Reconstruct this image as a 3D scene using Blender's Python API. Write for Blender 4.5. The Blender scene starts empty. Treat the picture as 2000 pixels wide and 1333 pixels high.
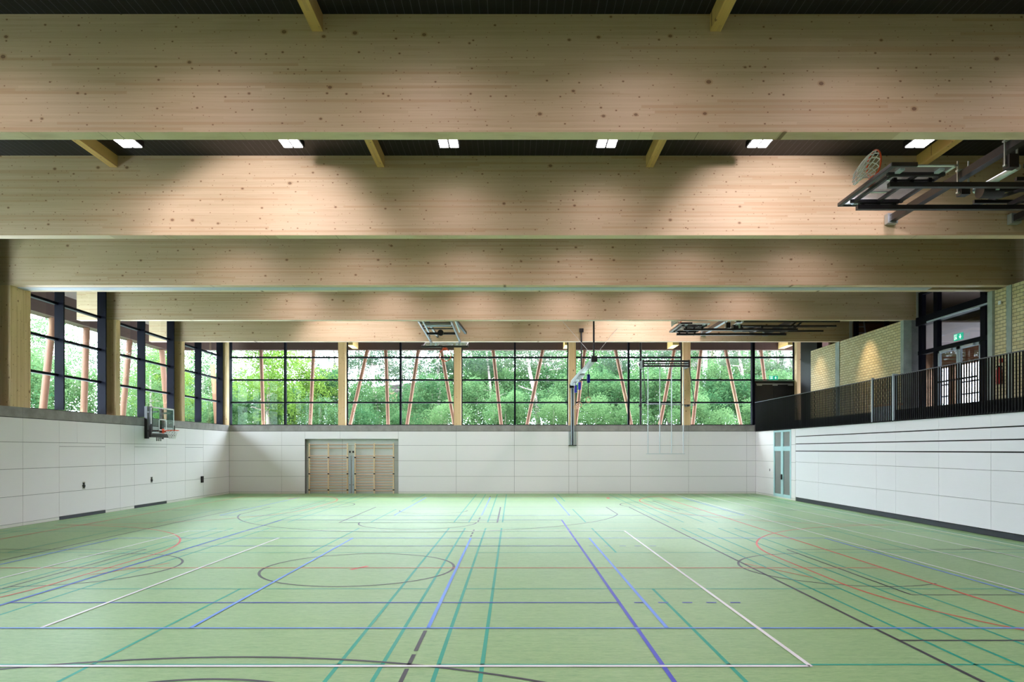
import bpy, math, random
from mathutils import Vector, Matrix
S = bpy.context.scene
C = S.collection
# ------------------------------------------------------------------ camera, sky, exposure
CAM_H = 2.26; F = 1350.0; VX = 1001.5; VY = 879.0
cam_d = bpy.data.cameras.new('camera'); cam = bpy.data.objects.new('camera', cam_d); C.objects.link(cam)
cam_d.sensor_width = 36; cam_d.lens = F/2000*36
cam_d.shift_x = -(VX-1000)/2000; cam_d.shift_y = (VY-666.5)/2000
cam.location = (0, 0, CAM_H); cam.rotation_euler = (math.pi/2, 0, 0)
cam_d.clip_start = 0.1; cam_d.clip_end = 500
S.camera = cam
S.view_settings.view_transform = 'Standard'; S.view_settings.look = 'None'
S.view_settings.gamma = 1; S.view_settings.use_curve_mapping = False
S.view_settings.exposure = 0.36
world = bpy.data.worlds.new('overcast'); S.world = world; world.use_nodes = True
wn = world.node_tree; wn.nodes.clear()
wo = wn.nodes.new('ShaderNodeOutputWorld'); wb = wn.nodes.new('ShaderNodeBackground')
wg = wn.nodes.new('ShaderNodeTexCoord'); ws = wn.nodes.new('ShaderNodeSeparateXYZ'); wr = wn.nodes.new('ShaderNodeValToRGB')
wn.links.new(wg.outputs['Generated'], ws.inputs[0]); wn.links.new(ws.outputs['Z'], wr.inputs[0])
wr.color_ramp.elements[0].position = 0.0; wr.color_ramp.elements[0].color = (.76, .84, 1.0, 1)
wr.color_ramp.elements[1].position = 0.6; wr.color_ramp.elements[1].color = (.86, .90, 1, 1)
wn.links.new(wr.outputs[0], wb.inputs[0]); wb.inputs[1].default_value = 17.0
wn.links.new(wb.outputs[0], wo.inputs[0])
sun_d = bpy.data.lights.new('sun', 'SUN'); sun = bpy.data.objects.new('sun', sun_d); C.objects.link(sun)
sun_d.energy = 3.0; sun_d.angle = math.radians(25); sun_d.color = (1, .97, .9)
sun.rotation_euler = (math.radians(38), 0, math.radians(200))     # high veiled sun from the back left, on the trees
LAMP_W = 34.0
random.seed(4)

# ------------------------------------------------------------------ dimensions (metres)
XL, XR, YB, YF = -14.55, 12.47, 35.48, -9.5
ZP, ZS, ZB, ZC = 3.205, 3.52, 7.03, 8.80           # panel top, sill top, beam underside, ceiling
ZG = 3.56                                          # gallery floor
GX = 14.4                                          # brick wall of the gallery
BY = [0.3, 5.35, 10.37, 15.36, 20.02, 20.60, 25.36, 30.40]
BT = 0.26

# ------------------------------------------------------------------ materials
def mat(name, col=(.5, .5, .5), rough=.5, metal=0, spec=.5):
    m = bpy.data.materials.new(name); m.use_nodes = True
    b = m.node_tree.nodes['Principled BSDF']
    b.inputs['Base Color'].default_value = (*col, 1); b.inputs['Roughness'].default_value = rough
    b.inputs['Metallic'].default_value = metal; b.inputs['Specular IOR Level'].default_value = spec
    return m
class NT:
    def __init__(s, m): s.t = m.node_tree; s.n = s.t.nodes; s.b = s.n['Principled BSDF']; s.o = s.n['Material Output']
    def new(s, ty, **k):
        nd = s.n.new(ty)
        for a, v in k.items(): setattr(nd, a, v)
        return nd
    def l(s, a, b): s.t.links.new(a, b)
    def setin(s, inp, v):
        if v is None: return
        if hasattr(v, 'is_linked'): s.l(v, inp)
        else: inp.default_value = v
    def coord(s, scale=(1, 1, 1)):
        tc = s.new('ShaderNodeTexCoord'); mp = s.new('ShaderNodeMapping')
        s.l(tc.outputs['Object'], mp.inputs[0]); mp.inputs['Scale'].default_value = scale
        return mp.outputs[0]
    def math(s, op, a, b=None, c=None, clamp=False):
        nd = s.new('ShaderNodeMath', operation=op); nd.use_clamp = clamp
        for i, v in enumerate((a, b, c)): s.setin(nd.inputs[i], v)
        return nd.outputs[0]
    def sep(s, v): nd = s.new('ShaderNodeSeparateXYZ'); s.l(v, nd.inputs[0]); return nd.outputs
    def comb(s, x, y, z):
        nd = s.new('ShaderNodeCombineXYZ')
        for i, v in enumerate((x, y, z)): s.setin(nd.inputs[i], v)
        return nd.outputs[0]
    def noise(s, v, sc, det=3, r=.5): nd = s.new('ShaderNodeTexNoise'); s.l(v, nd.inputs['Vector']); nd.inputs['Scale'].default_value = sc; nd.inputs['Detail'].default_value = det; nd.inputs['Roughness'].default_value = r; return nd.outputs[0]
    def white(s, v): nd = s.new('ShaderNodeTexWhiteNoise', noise_dimensions='3D'); s.l(v, nd.inputs[0]); return nd.outputs[0]
    def ramp(s, f, stops):
        nd = s.new('ShaderNodeValToRGB'); s.l(f, nd.inputs[0]); e = nd.color_ramp.elements
        while len(e) < len(stops): e.new(.5)
        for i, (p, c) in enumerate(stops): e[i].position = p; e[i].color = (*c, 1)
        return nd.outputs[0]
    def mix(s, f, a, b, blend='MIX'):
        nd = s.new('ShaderNodeMix', data_type='RGBA', blend_type=blend)
        s.setin(nd.inputs[0], f)
        for i, v in ((6, a), (7, b)):
            if isinstance(v, tuple): v = (*v, 1)
            s.setin(nd.inputs[i], v)
        return nd.outputs[2]
    def bump(s, h, st=.2, d=.01):
        nd = s.new('ShaderNodeBump'); s.l(h, nd.inputs['Height']); nd.inputs['Strength'].default_value = st; nd.inputs['Distance'].default_value = d
        s.l(nd.outputs[0], s.b.inputs['Normal'])

def wood(name, axis, c1=(.49, .35, .218), c2=(.62, .462, .31), lam=.042, knots=True, rough=.55):
    """glued laminated spruce; axis = run of the boards"""
    m = mat(name, c1, rough, 0, .25); n = NT(m)
    x, y, z = n.sep(n.coord())
    run, ac, thr = {'x': (x, z, y), 'y': (y, x, z), 'z': (z, x, y)}[axis]
    if axis == 'z': ac = n.math('ADD', x, n.math('MULTIPLY', y, 1.13))
    row = n.math('FLOOR', n.math('DIVIDE', ac, lam))
    off = n.math('MULTIPLY', n.white(n.comb(row, 3.1, 0)), 9.0)
    seg = n.math('FLOOR', n.math('DIVIDE', n.math('ADD', run, off), 3.7))
    tfl = n.math('FLOOR', n.math('MULTIPLY', thr, 1.4))
    rnd = n.white(n.comb(row, seg, tfl))
    gr = n.noise(n.comb(n.math('MULTIPLY', run, .9), n.math('MULTIPLY', ac, 42), n.math('MULTIPLY', thr, 3)), 1.0, 4, .6)
    fi = n.noise(n.comb(n.math('MULTIPLY', run, 2.5), n.math('MULTIPLY', ac, 130), row), 1.0, 2)
    f = n.math('ADD', n.math('MULTIPLY', rnd, .55), n.math('MULTIPLY', gr, .65))
    col = n.mix(n.math('SUBTRACT', f, .1, clamp=True), c2, c1)
    col = n.mix(n.math('MULTIPLY', n.math('GREATER_THAN', rnd, .86), .35), col, (.50, .30, .17))
    st = n.ramp(gr, [(.55, (0, 0, 0)), (.72, (1, 1, 1))])
    col = n.mix(n.math('MULTIPLY', st, .30), col, (.42, .25, .13))
    fr = n.math('FRACT', n.math('DIVIDE', ac, lam))
    ed = n.math('LESS_THAN', fr, .05)
    col = n.mix(n.math('MULTIPLY', ed, .22), col, (.3, .2, .12))
    if knots:
        for sc, thr_, keep, am in ((1.9, .075, .62, .75), (3.6, .062, .45, .8), (7.0, .062, .5, .7)):
            vo = n.new('ShaderNodeTexVoronoi', voronoi_dimensions='2D'); vo.inputs['Scale'].default_value = sc
            n.l(n.comb(n.math('ADD', run, n.math('MULTIPLY', tfl, 7.3)), n.math('MULTIPLY', ac, 1.35), 0), vo.inputs['Vector'])
            rr = n.sep(vo.outputs['Color'])[0]; g2 = n.sep(vo.outputs['Color'])[1]
            lim = n.math('MULTIPLY', g2, thr_)
            k = n.math('MULTIPLY', n.math('LESS_THAN', vo.outputs['Distance'], lim), n.math('GREATER_THAN', rr, keep))
            ring = n.math('MULTIPLY', n.math('LESS_THAN', vo.outputs['Distance'], n.math('MULTIPLY', lim, 1.7)), n.math('GREATER_THAN', rr, keep))
            col = n.mix(n.math('MULTIPLY', ring, .35), col, (.40, .22, .11))
            col = n.mix(n.math('MULTIPLY', k, am), col, (.15, .07, .035))
    n.l(col, n.b.inputs['Base Color'])
    n.bump(fi, .08, .004)
    return m
WX = wood('spruce_beam', 'x'); WBOT = wood('bounce_lightened_underside', 'x', (.80, .58, .43), (.88, .68, .53), lam=.3)  # underside wood coloured paler to offset green light bounced from the floor
WZ = wood('spruce_post', 'z', (.66, .45, .235), (.76, .55, .32)); 
WYP = wood('spruce_purlin', 'y', (.60, .37, .12), (.72, .48, .19), lam=.05)
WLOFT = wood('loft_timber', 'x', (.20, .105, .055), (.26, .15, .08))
BARW = wood('beech', 'z', (.72, .55, .35), (.80, .63, .42), lam=.2, knots=False)
RUNGW = wood('beech_rung', 'x', (.62, .36, .22), (.70, .43, .28), lam=.2, knots=False)
POSTW = wood('larch_pole', 'z', (.19, .085, .055), (.25, .125, .085), lam=.3, knots=True)
BENCHW = wood('ledge_wood', 'y', (.6, .35, .2), (.7, .45, .27), lam=.05, knots=False)

def m_floor():
    m = mat('linoleum', (.25, .46, .19), .42, 0, .55); n = NT(m); 
    co = n.coord()
    x, y, z = n.sep(co)
    st = n.noise(n.comb(n.math('MULTIPLY', x, 2.5), n.math('MULTIPLY', y, 14), 0), 1, 5, .65)
    sp = n.noise(n.comb(n.math('MULTIPLY', x, 9), n.math('MULTIPLY', y, 40), 0), 1, 4, .75)
    big = n.noise(n.comb(n.math('MULTIPLY', x, .25), n.math('MULTIPLY', y, .7), 0), 1, 2)
    col = n.mix(n.ramp(st, [(.30, (0, 0, 0)), (.75, (1, 1, 1))]), (.17, .37, .125), (.31, .525, .20))
    col = n.mix(n.math('MULTIPLY', n.ramp(sp, [(.42, (0, 0, 0)), (.62, (1, 1, 1))]), .6), col, (.40, .58, .26))
    col = n.mix(n.math('MULTIPLY', big, .25), col, (.25, .42, .28))
    n.l(col, n.b.inputs['Base Color'])
    return m
FLOOR = m_floor()
def m_line(name, c):
    m = mat(name, c, .42, 0, .4); return m
LW, LK, LR = m_line('line_white', (.83, .85, .85)), m_line('line_black', (.035, .035, .05)), m_line('line_red', (.70, .10, .07))
LG, LB, LLB = m_line('line_green', (.0, .36, .24)), m_line('line_blue', (.045, .06, .55)), m_line('line_light_blue', (.14, .32, .85))
def m_panel(name='white_panel', c=(.81, .775, .785), ax='x'):
    m = mat(name, c, .5, 0, .3); n = NT(m); x, y, z = n.sep(n.coord())
    v = n.noise(n.comb(n.math('MULTIPLY', x, 1.5), n.math('MULTIPLY', y, 1.5), n.math('MULTIPLY', z, 60)), 1, 2)
    n.l(n.mix(n.math('MULTIPLY', v, .16), c, tuple(q*.8 for q in c)), n.b.inputs['Base Color'])
    return m
PANEL = m_panel(); GAP = mat('joint_grey', (.16, .15, .15), .8); SKIRT = mat('skirting_white', (.72, .71, .66), .5)
def m_concrete(name, c, s=1.0):
    m = mat(name, c, .7, 0, .3); n = NT(m); co = n.coord()
    a = n.noise(co, 3.0*s, 5, .6); b = n.noise(co, 40*s, 2)
    col = n.mix(n.ramp(a, [(.3, (0, 0, 0)), (.7, (1, 1, 1))]), tuple(q*.78 for q in c), tuple(min(1, q*1.18) for q in c))
    n.l(n.mix(n.math('MULTIPLY', b, .2), col, tuple(q*.6 for q in c)), n.b.inputs['Base Color']); n.bump(b, .1, .003)
    return m
CONC = m_concrete('concrete_sill', (.30, .28, .27)); CONCG = m_concrete('concrete_column', (.40, .45, .42)); CONCD = m_concrete('concrete_grey', (.24, .23, .25))
NICHE = mat('niche_grey', (.60, .62, .60), .6)
BLACK = mat('black_paint', (.008, .008, .010), .5, 0, .25); DARKF = mat('window_frame_black', (.004, .004, .010), .5, 0, .08)
BLKM = mat('black_steel', (.014, .011, .014), .35, 0, .5); RUB = mat('dark_rubber', (.022, .025, .04), .5)
DOORB = mat('black_door', (.010, .010, .013), .35); STEEL = mat('galvanised', (.55, .60, .63), .35, .7); CHROME = mat('chrome', (.7, .72, .74), .2, 1)
GREYB = mat('blue_grey_paint', (.42, .48, .55), .5); DOORC = mat('pale_blue_frame', (.42, .64, .68), .45)
ORANGE = mat('hoop_orange', (.85, .09, .02), .4); NET = mat('net_white', (.95, .94, .96), .7); WHITE = mat('white_mark', (.85, .88, .9), .5)
RED = mat('red', (.6, .02, .02), .4); BLUE = mat('ring_blue', (.01, .015, .35), .4); LILAC = mat('curtain_case', (.62, .60, .70), .5)
CAPG = mat('cap_grey', (.55, .53, .56), .5); GREEN = mat('sign_green', (.0, .22, .12), .5); ALU = mat('aluminium', (.42, .42, .46), .35, .8)
BROWN = mat('brown_fascia', (.055, .022, .018), .6); SOFF = mat('soffit_brown', (.11, .075, .06), .7)
STRAP = mat('strap_dark', (.03, .025, .03), .7)
def m_ceiling():
    m = mat('black_sheet', (.006, .006, .008), .45, 0, .3); n = NT(m); x, y, z = n.sep(n.coord())
    fr = n.math('FRACT', n.math('DIVIDE', x, .125)); row = n.math('FLOOR', n.math('DIVIDE', x, .125))
    w = n.white(n.comb(row, n.math('FLOOR', n.math('DIVIDE', y, 2.1)), 0))
    ln = n.math('MULTIPLY', n.math('LESS_THAN', fr, .06), n.math('ADD', .2, w))
    sub = n.noise(n.comb(n.math('MULTIPLY', x, 70), n.math('MULTIPLY', y, .5), 0), 1, 2)
    col = n.mix(ln, n.mix(sub, (.002, .002, .003), (.013, .013, .018)), (.10, .10, .13))
    n.l(col, n.b.inputs['Base Color']); return m
CEIL = m_ceiling()
def m_brick(axis):
    m = mat('yellow_brick_'+axis, (.5, .42, .15), .6, 0, .3); n = NT(m); x, y, z = n.sep(n.coord())
    u = y if axis == 'y' else x
    br = n.new('ShaderNodeTexBrick'); n.l(n.comb(u, z, 0), br.inputs['Vector'])
    br.inputs['Scale'].default_value = 1; br.inputs['Brick Width'].default_value = .25; br.inputs['Row Height'].default_value = .105
    br.inputs['Mortar Size'].default_value = .009; br.inputs['Mortar Smooth'].default_value = .1
    br.inputs['Color1'].default_value = (.66, .54, .30, 1); br.inputs['Color2'].default_value = (.76, .66, .41, 1); br.inputs['Mortar'].default_value = (.22, .19, .12, 1)
    n.l(br.outputs[0], n.b.inputs['Base Color']); n.bump(br.outputs[1], -.4, .008); return m
BRICK = m_brick('y')
def m_glass(name, tint=(.93, .98, .96), rough=0.0, ior=1.18):
    m = bpy.data.materials.new(name); m.use_nodes = True; t = m.node_tree; t.nodes.clear()
    o = t.nodes.new('ShaderNodeOutputMaterial'); mx = t.nodes.new('ShaderNodeMixShader'); tr = t.nodes.new('ShaderNodeBsdfTransparent'); gl = t.nodes.new('ShaderNodeBsdfGlossy'); lw = t.nodes.new('ShaderNodeLayerWeight')
    pw_ = t.nodes.new('ShaderNodeMath'); pw_.operation = 'POWER'; ma = t.nodes.new('ShaderNodeMath'); ma.operation = 'MULTIPLY_ADD'
    lw.inputs[0].default_value = .5; t.links.new(lw.outputs['Facing'], pw_.inputs[0]); pw_.inputs[1].default_value = 5
    f0 = ((ior-1)/(ior+1))**2; ma.inputs[1].default_value = 1-f0; ma.inputs[2].default_value = f0; t.links.new(pw_.outputs[0], ma.inputs[0])
    tr.inputs[0].default_value = (*tint, 1); gl.inputs['Roughness'].default_value = rough
    t.links.new(ma.outputs[0], mx.inputs[0]); t.links.new(tr.outputs[0], mx.inputs[1]); t.links.new(gl.outputs[0], mx.inputs[2]); t.links.new(mx.outputs[0], o.inputs[0])
    return m
GLASS = m_glass('window_glass'); BOARDG = m_glass('board_glass', (.80, .86, .88), .12, 1.6)
def frost(m, w):
    t = m.node_tree; o = [n for n in t.nodes if n.type == 'OUTPUT_MATERIAL'][0]; src = o.inputs[0].links[0].from_socket
    mx = t.nodes.new('ShaderNodeMixShader'); tl = t.nodes.new('ShaderNodeBsdfTranslucent'); tl.inputs[0].default_value = (.9, .9, .95, 1); mx.inputs[0].default_value = w
    t.links.new(src, mx.inputs[1]); t.links.new(tl.outputs[0], mx.inputs[2]); t.links.new(mx.outputs[0], o.inputs[0])
CLEARG = m_glass('board_glass_clear', (.80, .88, .88), .03, 1.45)
frost(BOARDG, .16)
GREYGL = mat('grey_door_glass', (.20, .22, .22), .12)
DGLASS = m_glass('tinted_glass', (.80, .82, .85), .0, 1.5)
def m_emit(name, c, s):
    m = bpy.data.materials.new(name); m.use_nodes = True; b = m.node_tree.nodes['Principled BSDF']
    b.inputs['Base Color'].default_value = (*c, 1); b.inputs['Emission Color'].default_value = (*c, 1); b.inputs['Emission Strength'].default_value = s; return m
LAMPM = m_emit('led_lens', (1, .98, 1), 14.0); SIGNG = m_emit('sign_green_lit', (.02, .35, .22), .8); SIGNW = m_emit('sign_white_lit', (.9, 1, .95), 1.0)
def m_leaf(name, a, b):
    m = bpy.data.materials.new(name); m.use_nodes = True; t = m.node_tree; t.nodes.clear()
    o = t.nodes.new('ShaderNodeOutputMaterial'); mx = t.nodes.new('ShaderNodeMixShader'); d = t.nodes.new('ShaderNodeBsdfDiffuse'); tl = t.nodes.new('ShaderNodeBsdfTranslucent')
    oi = t.nodes.new('ShaderNodeObjectInfo'); tc = t.nodes.new('ShaderNodeTexCoord'); ns = t.nodes.new('ShaderNodeTexNoise'); r = t.nodes.new('ShaderNodeValToRGB'); ad = t.nodes.new('ShaderNodeMath')
    ns.inputs['Scale'].default_value = 1.6; ns.inputs['Detail'].default_value = 4
    t.links.new(tc.outputs['Object'], ns.inputs['Vector']); ad.operation = 'MULTIPLY_ADD'; ad.inputs[1].default_value = .4
    t.links.new(oi.outputs['Random'], ad.inputs[0]); t.links.new(ns.outputs[0], ad.inputs[2]); t.links.new(ad.outputs[0], r.inputs[0])
    r.color_ramp.elements[0].position = .4; r.color_ramp.elements[0].color = (*a, 1); r.color_ramp.elements[1].position = .95; r.color_ramp.elements[1].color = (*b, 1)
    for s_ in (d, tl): t.links.new(r.outputs[0], s_.inputs[0])
    mx.inputs[0].default_value = .45
    t.links.new(d.outputs[0], mx.inputs[1]); t.links.new(tl.outputs[0], mx.inputs[2]); t.links.new(mx.outputs[0], o.inputs[0]); return m
LEAF = m_leaf('leaves', (.03, .085, .037), (.12, .20, .085)); LEAFY = m_leaf('leaves_bright', (.07, .155, .024), (.18, .26, .055)); LEAFP = m_leaf('pine_needles', (.038, .067, .043), (.10, .135, .085))
BARK = mat('bark', (.30, .24, .23), .9); GRASS = mat('forest_ground', (.06, .12, .035), .9); CLAD = wood('weathered_cladding', 'z', (.22, .19, .19), (.38, .34, .33), lam=.16, knots=False)

# ------------------------------------------------------------------ mesh helpers
class MB:
    def __init__(s, M=None): s.v = []; s.f = []; s.mi = []; s.M = M; s.sm = []
    def _p(s, p): p = Vector(p); return s.M @ p if s.M else p
    def add(s, vs, fs, mi=0, smooth=False):
        b = len(s.v); s.v += [s._p(p) for p in vs]
        for f in fs: s.f.append(tuple(b+i for i in f)); s.mi.append(mi); s.sm.append(smooth)
        return s
    def box(s, x0, x1, y0, y1, z0, z1, mi=0):
        x0, x1 = sorted((x0, x1)); y0, y1 = sorted((y0, y1)); z0, z1 = sorted((z0, z1))
        vs = [(x, y, z) for x in (x0, x1) for y in (y0, y1) for z in (z0, z1)]
        return s.add(vs, [(0, 1, 3, 2), (4, 6, 7, 5), (0, 4, 5, 1), (2, 3, 7, 6), (0, 2, 6, 4), (1, 5, 7, 3)], mi)
    def tube(s, a, b, r, n=10, r2=None, mi=0, caps=True):
        a, b = Vector(a), Vector(b); d = (b-a).normalized(); r2 = r if r2 is None else r2
        u = d.orthogonal().normalized(); w = d.cross(u)
        vs = []
        for p, q in ((a, r), (b, r2)):
            for i in range(n): t = 2*math.pi*i/n; vs.append(p+(u*math.cos(t)+w*math.sin(t))*q)
        fs = [(i, (i+1) % n, n+(i+1) % n, n+i) for i in range(n)]
        s.add(vs, fs, mi, True)
        if caps: s.add(vs[:n], [tuple(range(n))[::-1]], mi); s.add(vs[n:], [tuple(range(n))], mi)
        return s
    def bar(s, a, b, w, h, up=(0, 0, 1), mi=0):
        a, b = Vector(a), Vector(b); d = (b-a).normalized(); up = Vector(up)
        if abs(d.dot(up)) > .99: up = Vector((0, 1, 0))
        sd = d.cross(up).normalized(); u = sd.cross(d)
        vs = [p+sd*i*w/2+u*j*h/2 for p in (a, b) for i in (-1, 1) for j in (-1, 1)]
        return s.add(vs, [(0, 1, 3, 2), (4, 6, 7, 5), (0, 4, 5, 1), (2, 3, 7, 6), (0, 2, 6, 4), (1, 5, 7, 3)], mi)
    def ring(s, c, ax, R, r, n=32, k=8, mi=0):
        c = Vector(c); ax = Vector(ax).normalized(); u = ax.orthogonal().normalized(); w = ax.cross(u); vs = []
        for i in range(n):
            t = 2*math.pi*i/n; d = u*math.cos(t)+w*math.sin(t)
            for j in range(k): q = 2*math.pi*j/k; vs.append(c+d*(R+r*math.cos(q))+ax*r*math.sin(q))
        fs = [(i*k+j, ((i+1) % n)*k+j, ((i+1) % n)*k+(j+1) % k, i*k+(j+1) % k) for i in range(n) for j in range(k)]
        return s.add(vs, fs, mi, True)
    def build(s, name, mats, parent=None):
        me = bpy.data.meshes.new(name); me.from_pydata([tuple(p) for p in s.v], [], s.f)
        if not isinstance(mats, (list, tuple)): mats = [mats]
        for m in mats: me.materials.append(m)
        me.polygons.foreach_set('material_index', s.mi); me.polygons.foreach_set('use_smooth', s.sm); me.update()
        o = bpy.data.objects.new(name, me); C.objects.link(o)
        if parent:
            o.parent = parent; o.matrix_parent_inverse = Matrix.Translation(parent.location).inverted() if parent.rotation_euler[2] == 0 else parent.matrix_basis.inverted()
        return o
def thing(name, label, cat, loc, group=None):
    o = bpy.data.objects.new(name, None); C.objects.link(o); o.location = loc; o.empty_display_size = .1
    o['label'] = label; o['category'] = cat
    if group: o['group'] = group
    return o
def tag(o, label, cat, group=None):
    o['label'] = label; o['category'] = cat
    if group: o['group'] = group
    return o
def struct(o): o['kind'] = 'structure'; return o
def P(px, py, Y): return Vector(((px-VX)*Y/F, Y, CAM_H-(py-VY)*Y/F))
def bevel(o, w=.004):
    b = o.modifiers.new('bevel', 'BEVEL'); b.width = w; b.segments = 2; b.limit_method = 'ANGLE'; return o
ORD = ['first', 'second', 'third', 'fourth', 'fifth', 'sixth', 'seventh', 'eighth', 'ninth', 'tenth']

# ------------------------------------------------------------------ floor and court lines
fl = struct(MB().box(-16, 13.2, YF-.3, YB+.5, -.2, 0).build('floor', FLOOR))
class Lines:
    def __init__(s, z): s.m = MB(); s.z = z
    def seg(s, a, b, w=.05):
        a, b = Vector((*a, 0)), Vector((*b, 0)); d = (b-a).normalized(); sd = Vector((-d.y, d.x, 0))*w/2
        vs = [a+sd, a-sd, b-sd, b+sd]; s.m.add([(p.x, p.y, s.z) for p in vs], [(0, 1, 2, 3)])
        return s
    def vx(s, X, y0, y1, w=.05): return s.seg((X, y0), (X, y1), w)
    def hy(s, Y, x0, x1, w=.05): return s.seg((x0, Y), (x1, Y), w)
    def arc(s, c, R, a0, a1, w=.05, n=64):
        pts = [(c[0]+(R+q)*math.cos(math.radians(a0+(a1-a0)*i/n)), c[1]+(R+q)*math.sin(math.radians(a0+(a1-a0)*i/n)), s.z) for i in range(n+1) for q in (-w/2, w/2)]
        s.m.add(pts, [(2*i, 2*i+2, 2*i+3, 2*i+1) for i in range(n)]); return s
CX, CY, CY2 = -2.93, 13.2, 28.2
g = Lines(.002)
for cx in (2.27, -4.42, 8.97, -11.10):
    for cy in (-1.7, CY, CY2):
        for dx in (3.05, 2.59):
            for sx in (-1, 1): g.vx(cx+sx*dx, cy-6.7, cy+6.7, .045)
        for dy in (1.98, 5.94, 6.7):
            for sy in (-1, 1): g.hy(cy+sy*dy, cx-3.05, cx+3.05, .045)
        for sy in (-1, 1): g.vx(cx, cy+sy*1.98, cy+sy*6.7, .045)
g.m.build('green_court_lines', LG, fl)
k = Lines(.003)
k.vx(CX+7.5, CY-14, CY+14).vx(CX-7.5, CY-14, CY+14).hy(CY+14, CX-7.5, CX+7.5).hy(CY-14, CX-7.5, CX+7.5)
k.arc((CX, CY), 1.8, 0, 360)
for sy in (-1, 1):
    bl = CY+sy*14; rc = bl-sy*1.575; ft = bl-sy*5.8
    for sx in (-1, 1): k.vx(CX+sx*2.45, bl, ft); k.vx(CX+sx*6.6, bl, bl-sy*2.99)
    k.hy(ft, CX-2.45, CX+2.45); k.arc((CX, ft), 1.8, 0 if sy < 0 else 180, 180 if sy < 0 else 360)
    ang = math.degrees(math.acos(6.6/6.75)); 
    if sy > 0: k.arc((CX, rc), 6.75, 180+ang, 360-ang); k.arc((CX, rc), 1.25, 180, 360)
    else: k.arc((CX, rc), 6.75, ang, 180-ang); k.arc((CX, rc), 1.25, 0, 180)
for cy in (CY, CY2):
    for X, sx, X2 in ((6.2, 1, 12.0), (-8.3, -1, -14.1)):
        k.vx(X, cy-2.45, cy+2.45, .04); k.hy(cy+2.45, X, X2, .04); k.hy(cy-2.45, X, X2, .04); k.arc((X, cy), 1.8, 90 if sx > 0 else -90, 270 if sx > 0 else 90, .045)
        k.arc((X, cy), 1.8, -90 if sx > 0 else 90, -58 if sx > 0 else 122, .04)
        for q in (cy+2.45, cy-2.45): k.seg((X+sx*4.0, q+.03), (X+sx*4.4, q+.03), .1)
k.hy(8.18, CX+7.5, 8.6)
yy = 8.7
for a, b in ((8.62, 7.75), (7.62, 7.2), (7.12, 6.5), (6.3, 5.6)): k.vx(-1.09, a, b, .045)
for a, b in ((17.9, 18.3), (18.5, 18.9), (19.1, 19.5), (21.6, 22.1), (22.4, 23.0), (32.9, 33.6)): k.vx(-1.09, a, b, .045)
k.m.build('black_court_lines', LK, fl)
r = Lines(.004)
r.hy(CY, CX-10, CX+10).vx(CX-10, CY-20, CY+20).vx(CX+10, CY-20, CY+20).hy(CY+20, CX-10, CX+10)
for cy in (CY, CY2):
    for X, sx in ((11.55, 1), (-13.73, -1)):
        r.vx(X-sx*6, cy-1.5, cy+1.5, .04)
        lim = math.degrees(math.acos(max(-1, min(1, (12.3-X)/6)))) if sx > 0 else 0
        if sx > 0: r.arc((X, cy+1.5), 6, 90, 180, .045); r.arc((X, cy-1.5), 6, 180, 270, .045)
        else: r.arc((X, cy+1.5), 6, 0, 90, .045); r.arc((X, cy-1.5), 6, -90, 0, .045)
        r.seg((X-sx*6.95, cy+.5), (X-sx*6.25, cy-1.0), .035) if sx > 0 else r.seg((X-sx*6.9, cy+.55), (X-sx*6.1, cy-.75), .035)
r.seg((CX-.12, CY-.2), (CX+.12, CY+.2), .09); r.seg((CX-3.6*2.03, 31.5), (CX-3.6*1.97, 32.4), .12); r.seg((CX+7.35, 31.9), (CX+7.4, 32.6), .14)
r.m.build('red_court_lines', LR, fl)
b_ = Lines(.005)
b_.vx(CX+4.5, CY-9, CY+9).vx(CX-4.5, CY-9, CY+9).hy(CY+9, CX-4.5, CX+4.5).hy(CY-9, CX-4.5, CX+4.5)
for sy in (-1, 1):
    b_.hy(CY+sy*3, CX-4.5, CX+4.5)
    for i in range(5):
        x0 = CX+4.5+.22+i*.355; b_.hy(CY+sy*3, x0, x0+.15)
b_.m.build('blue_court_lines', LB, fl)
lb = Lines(.006)
for cy in (CY, CY2):
    lb.hy(cy-4.46, -10.07, 7.93).hy(cy+4.46, -10.07, 7.93)
    for X in (-10.07, -4.08, -1.07, 1.95, 7.96): lb.vx(X, cy-4.46, cy+4.46)
lb.m.build('light_blue_court_lines', LLB, fl)
w = Lines(.007)
w.vx(3.10, 7.18, 19.2).hy(19.2, -8.98, 3.1).vx(-8.98, 7.18, 19.2).hy(7.2, -8.98, 3.1, .06).vx(-5.97, 8.76, 17.65)
for X in (8.17, 9.39, 10.62, 11.84): w.vx(X, -8, 34.7)
w.m.build('white_court_lines', LW, fl)

# ------------------------------------------------------------------ ceiling
struct(MB().box(-18.6, 21, YF-.3, 37.5, ZC, ZC+.25).build('ceiling', CEIL))

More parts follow.
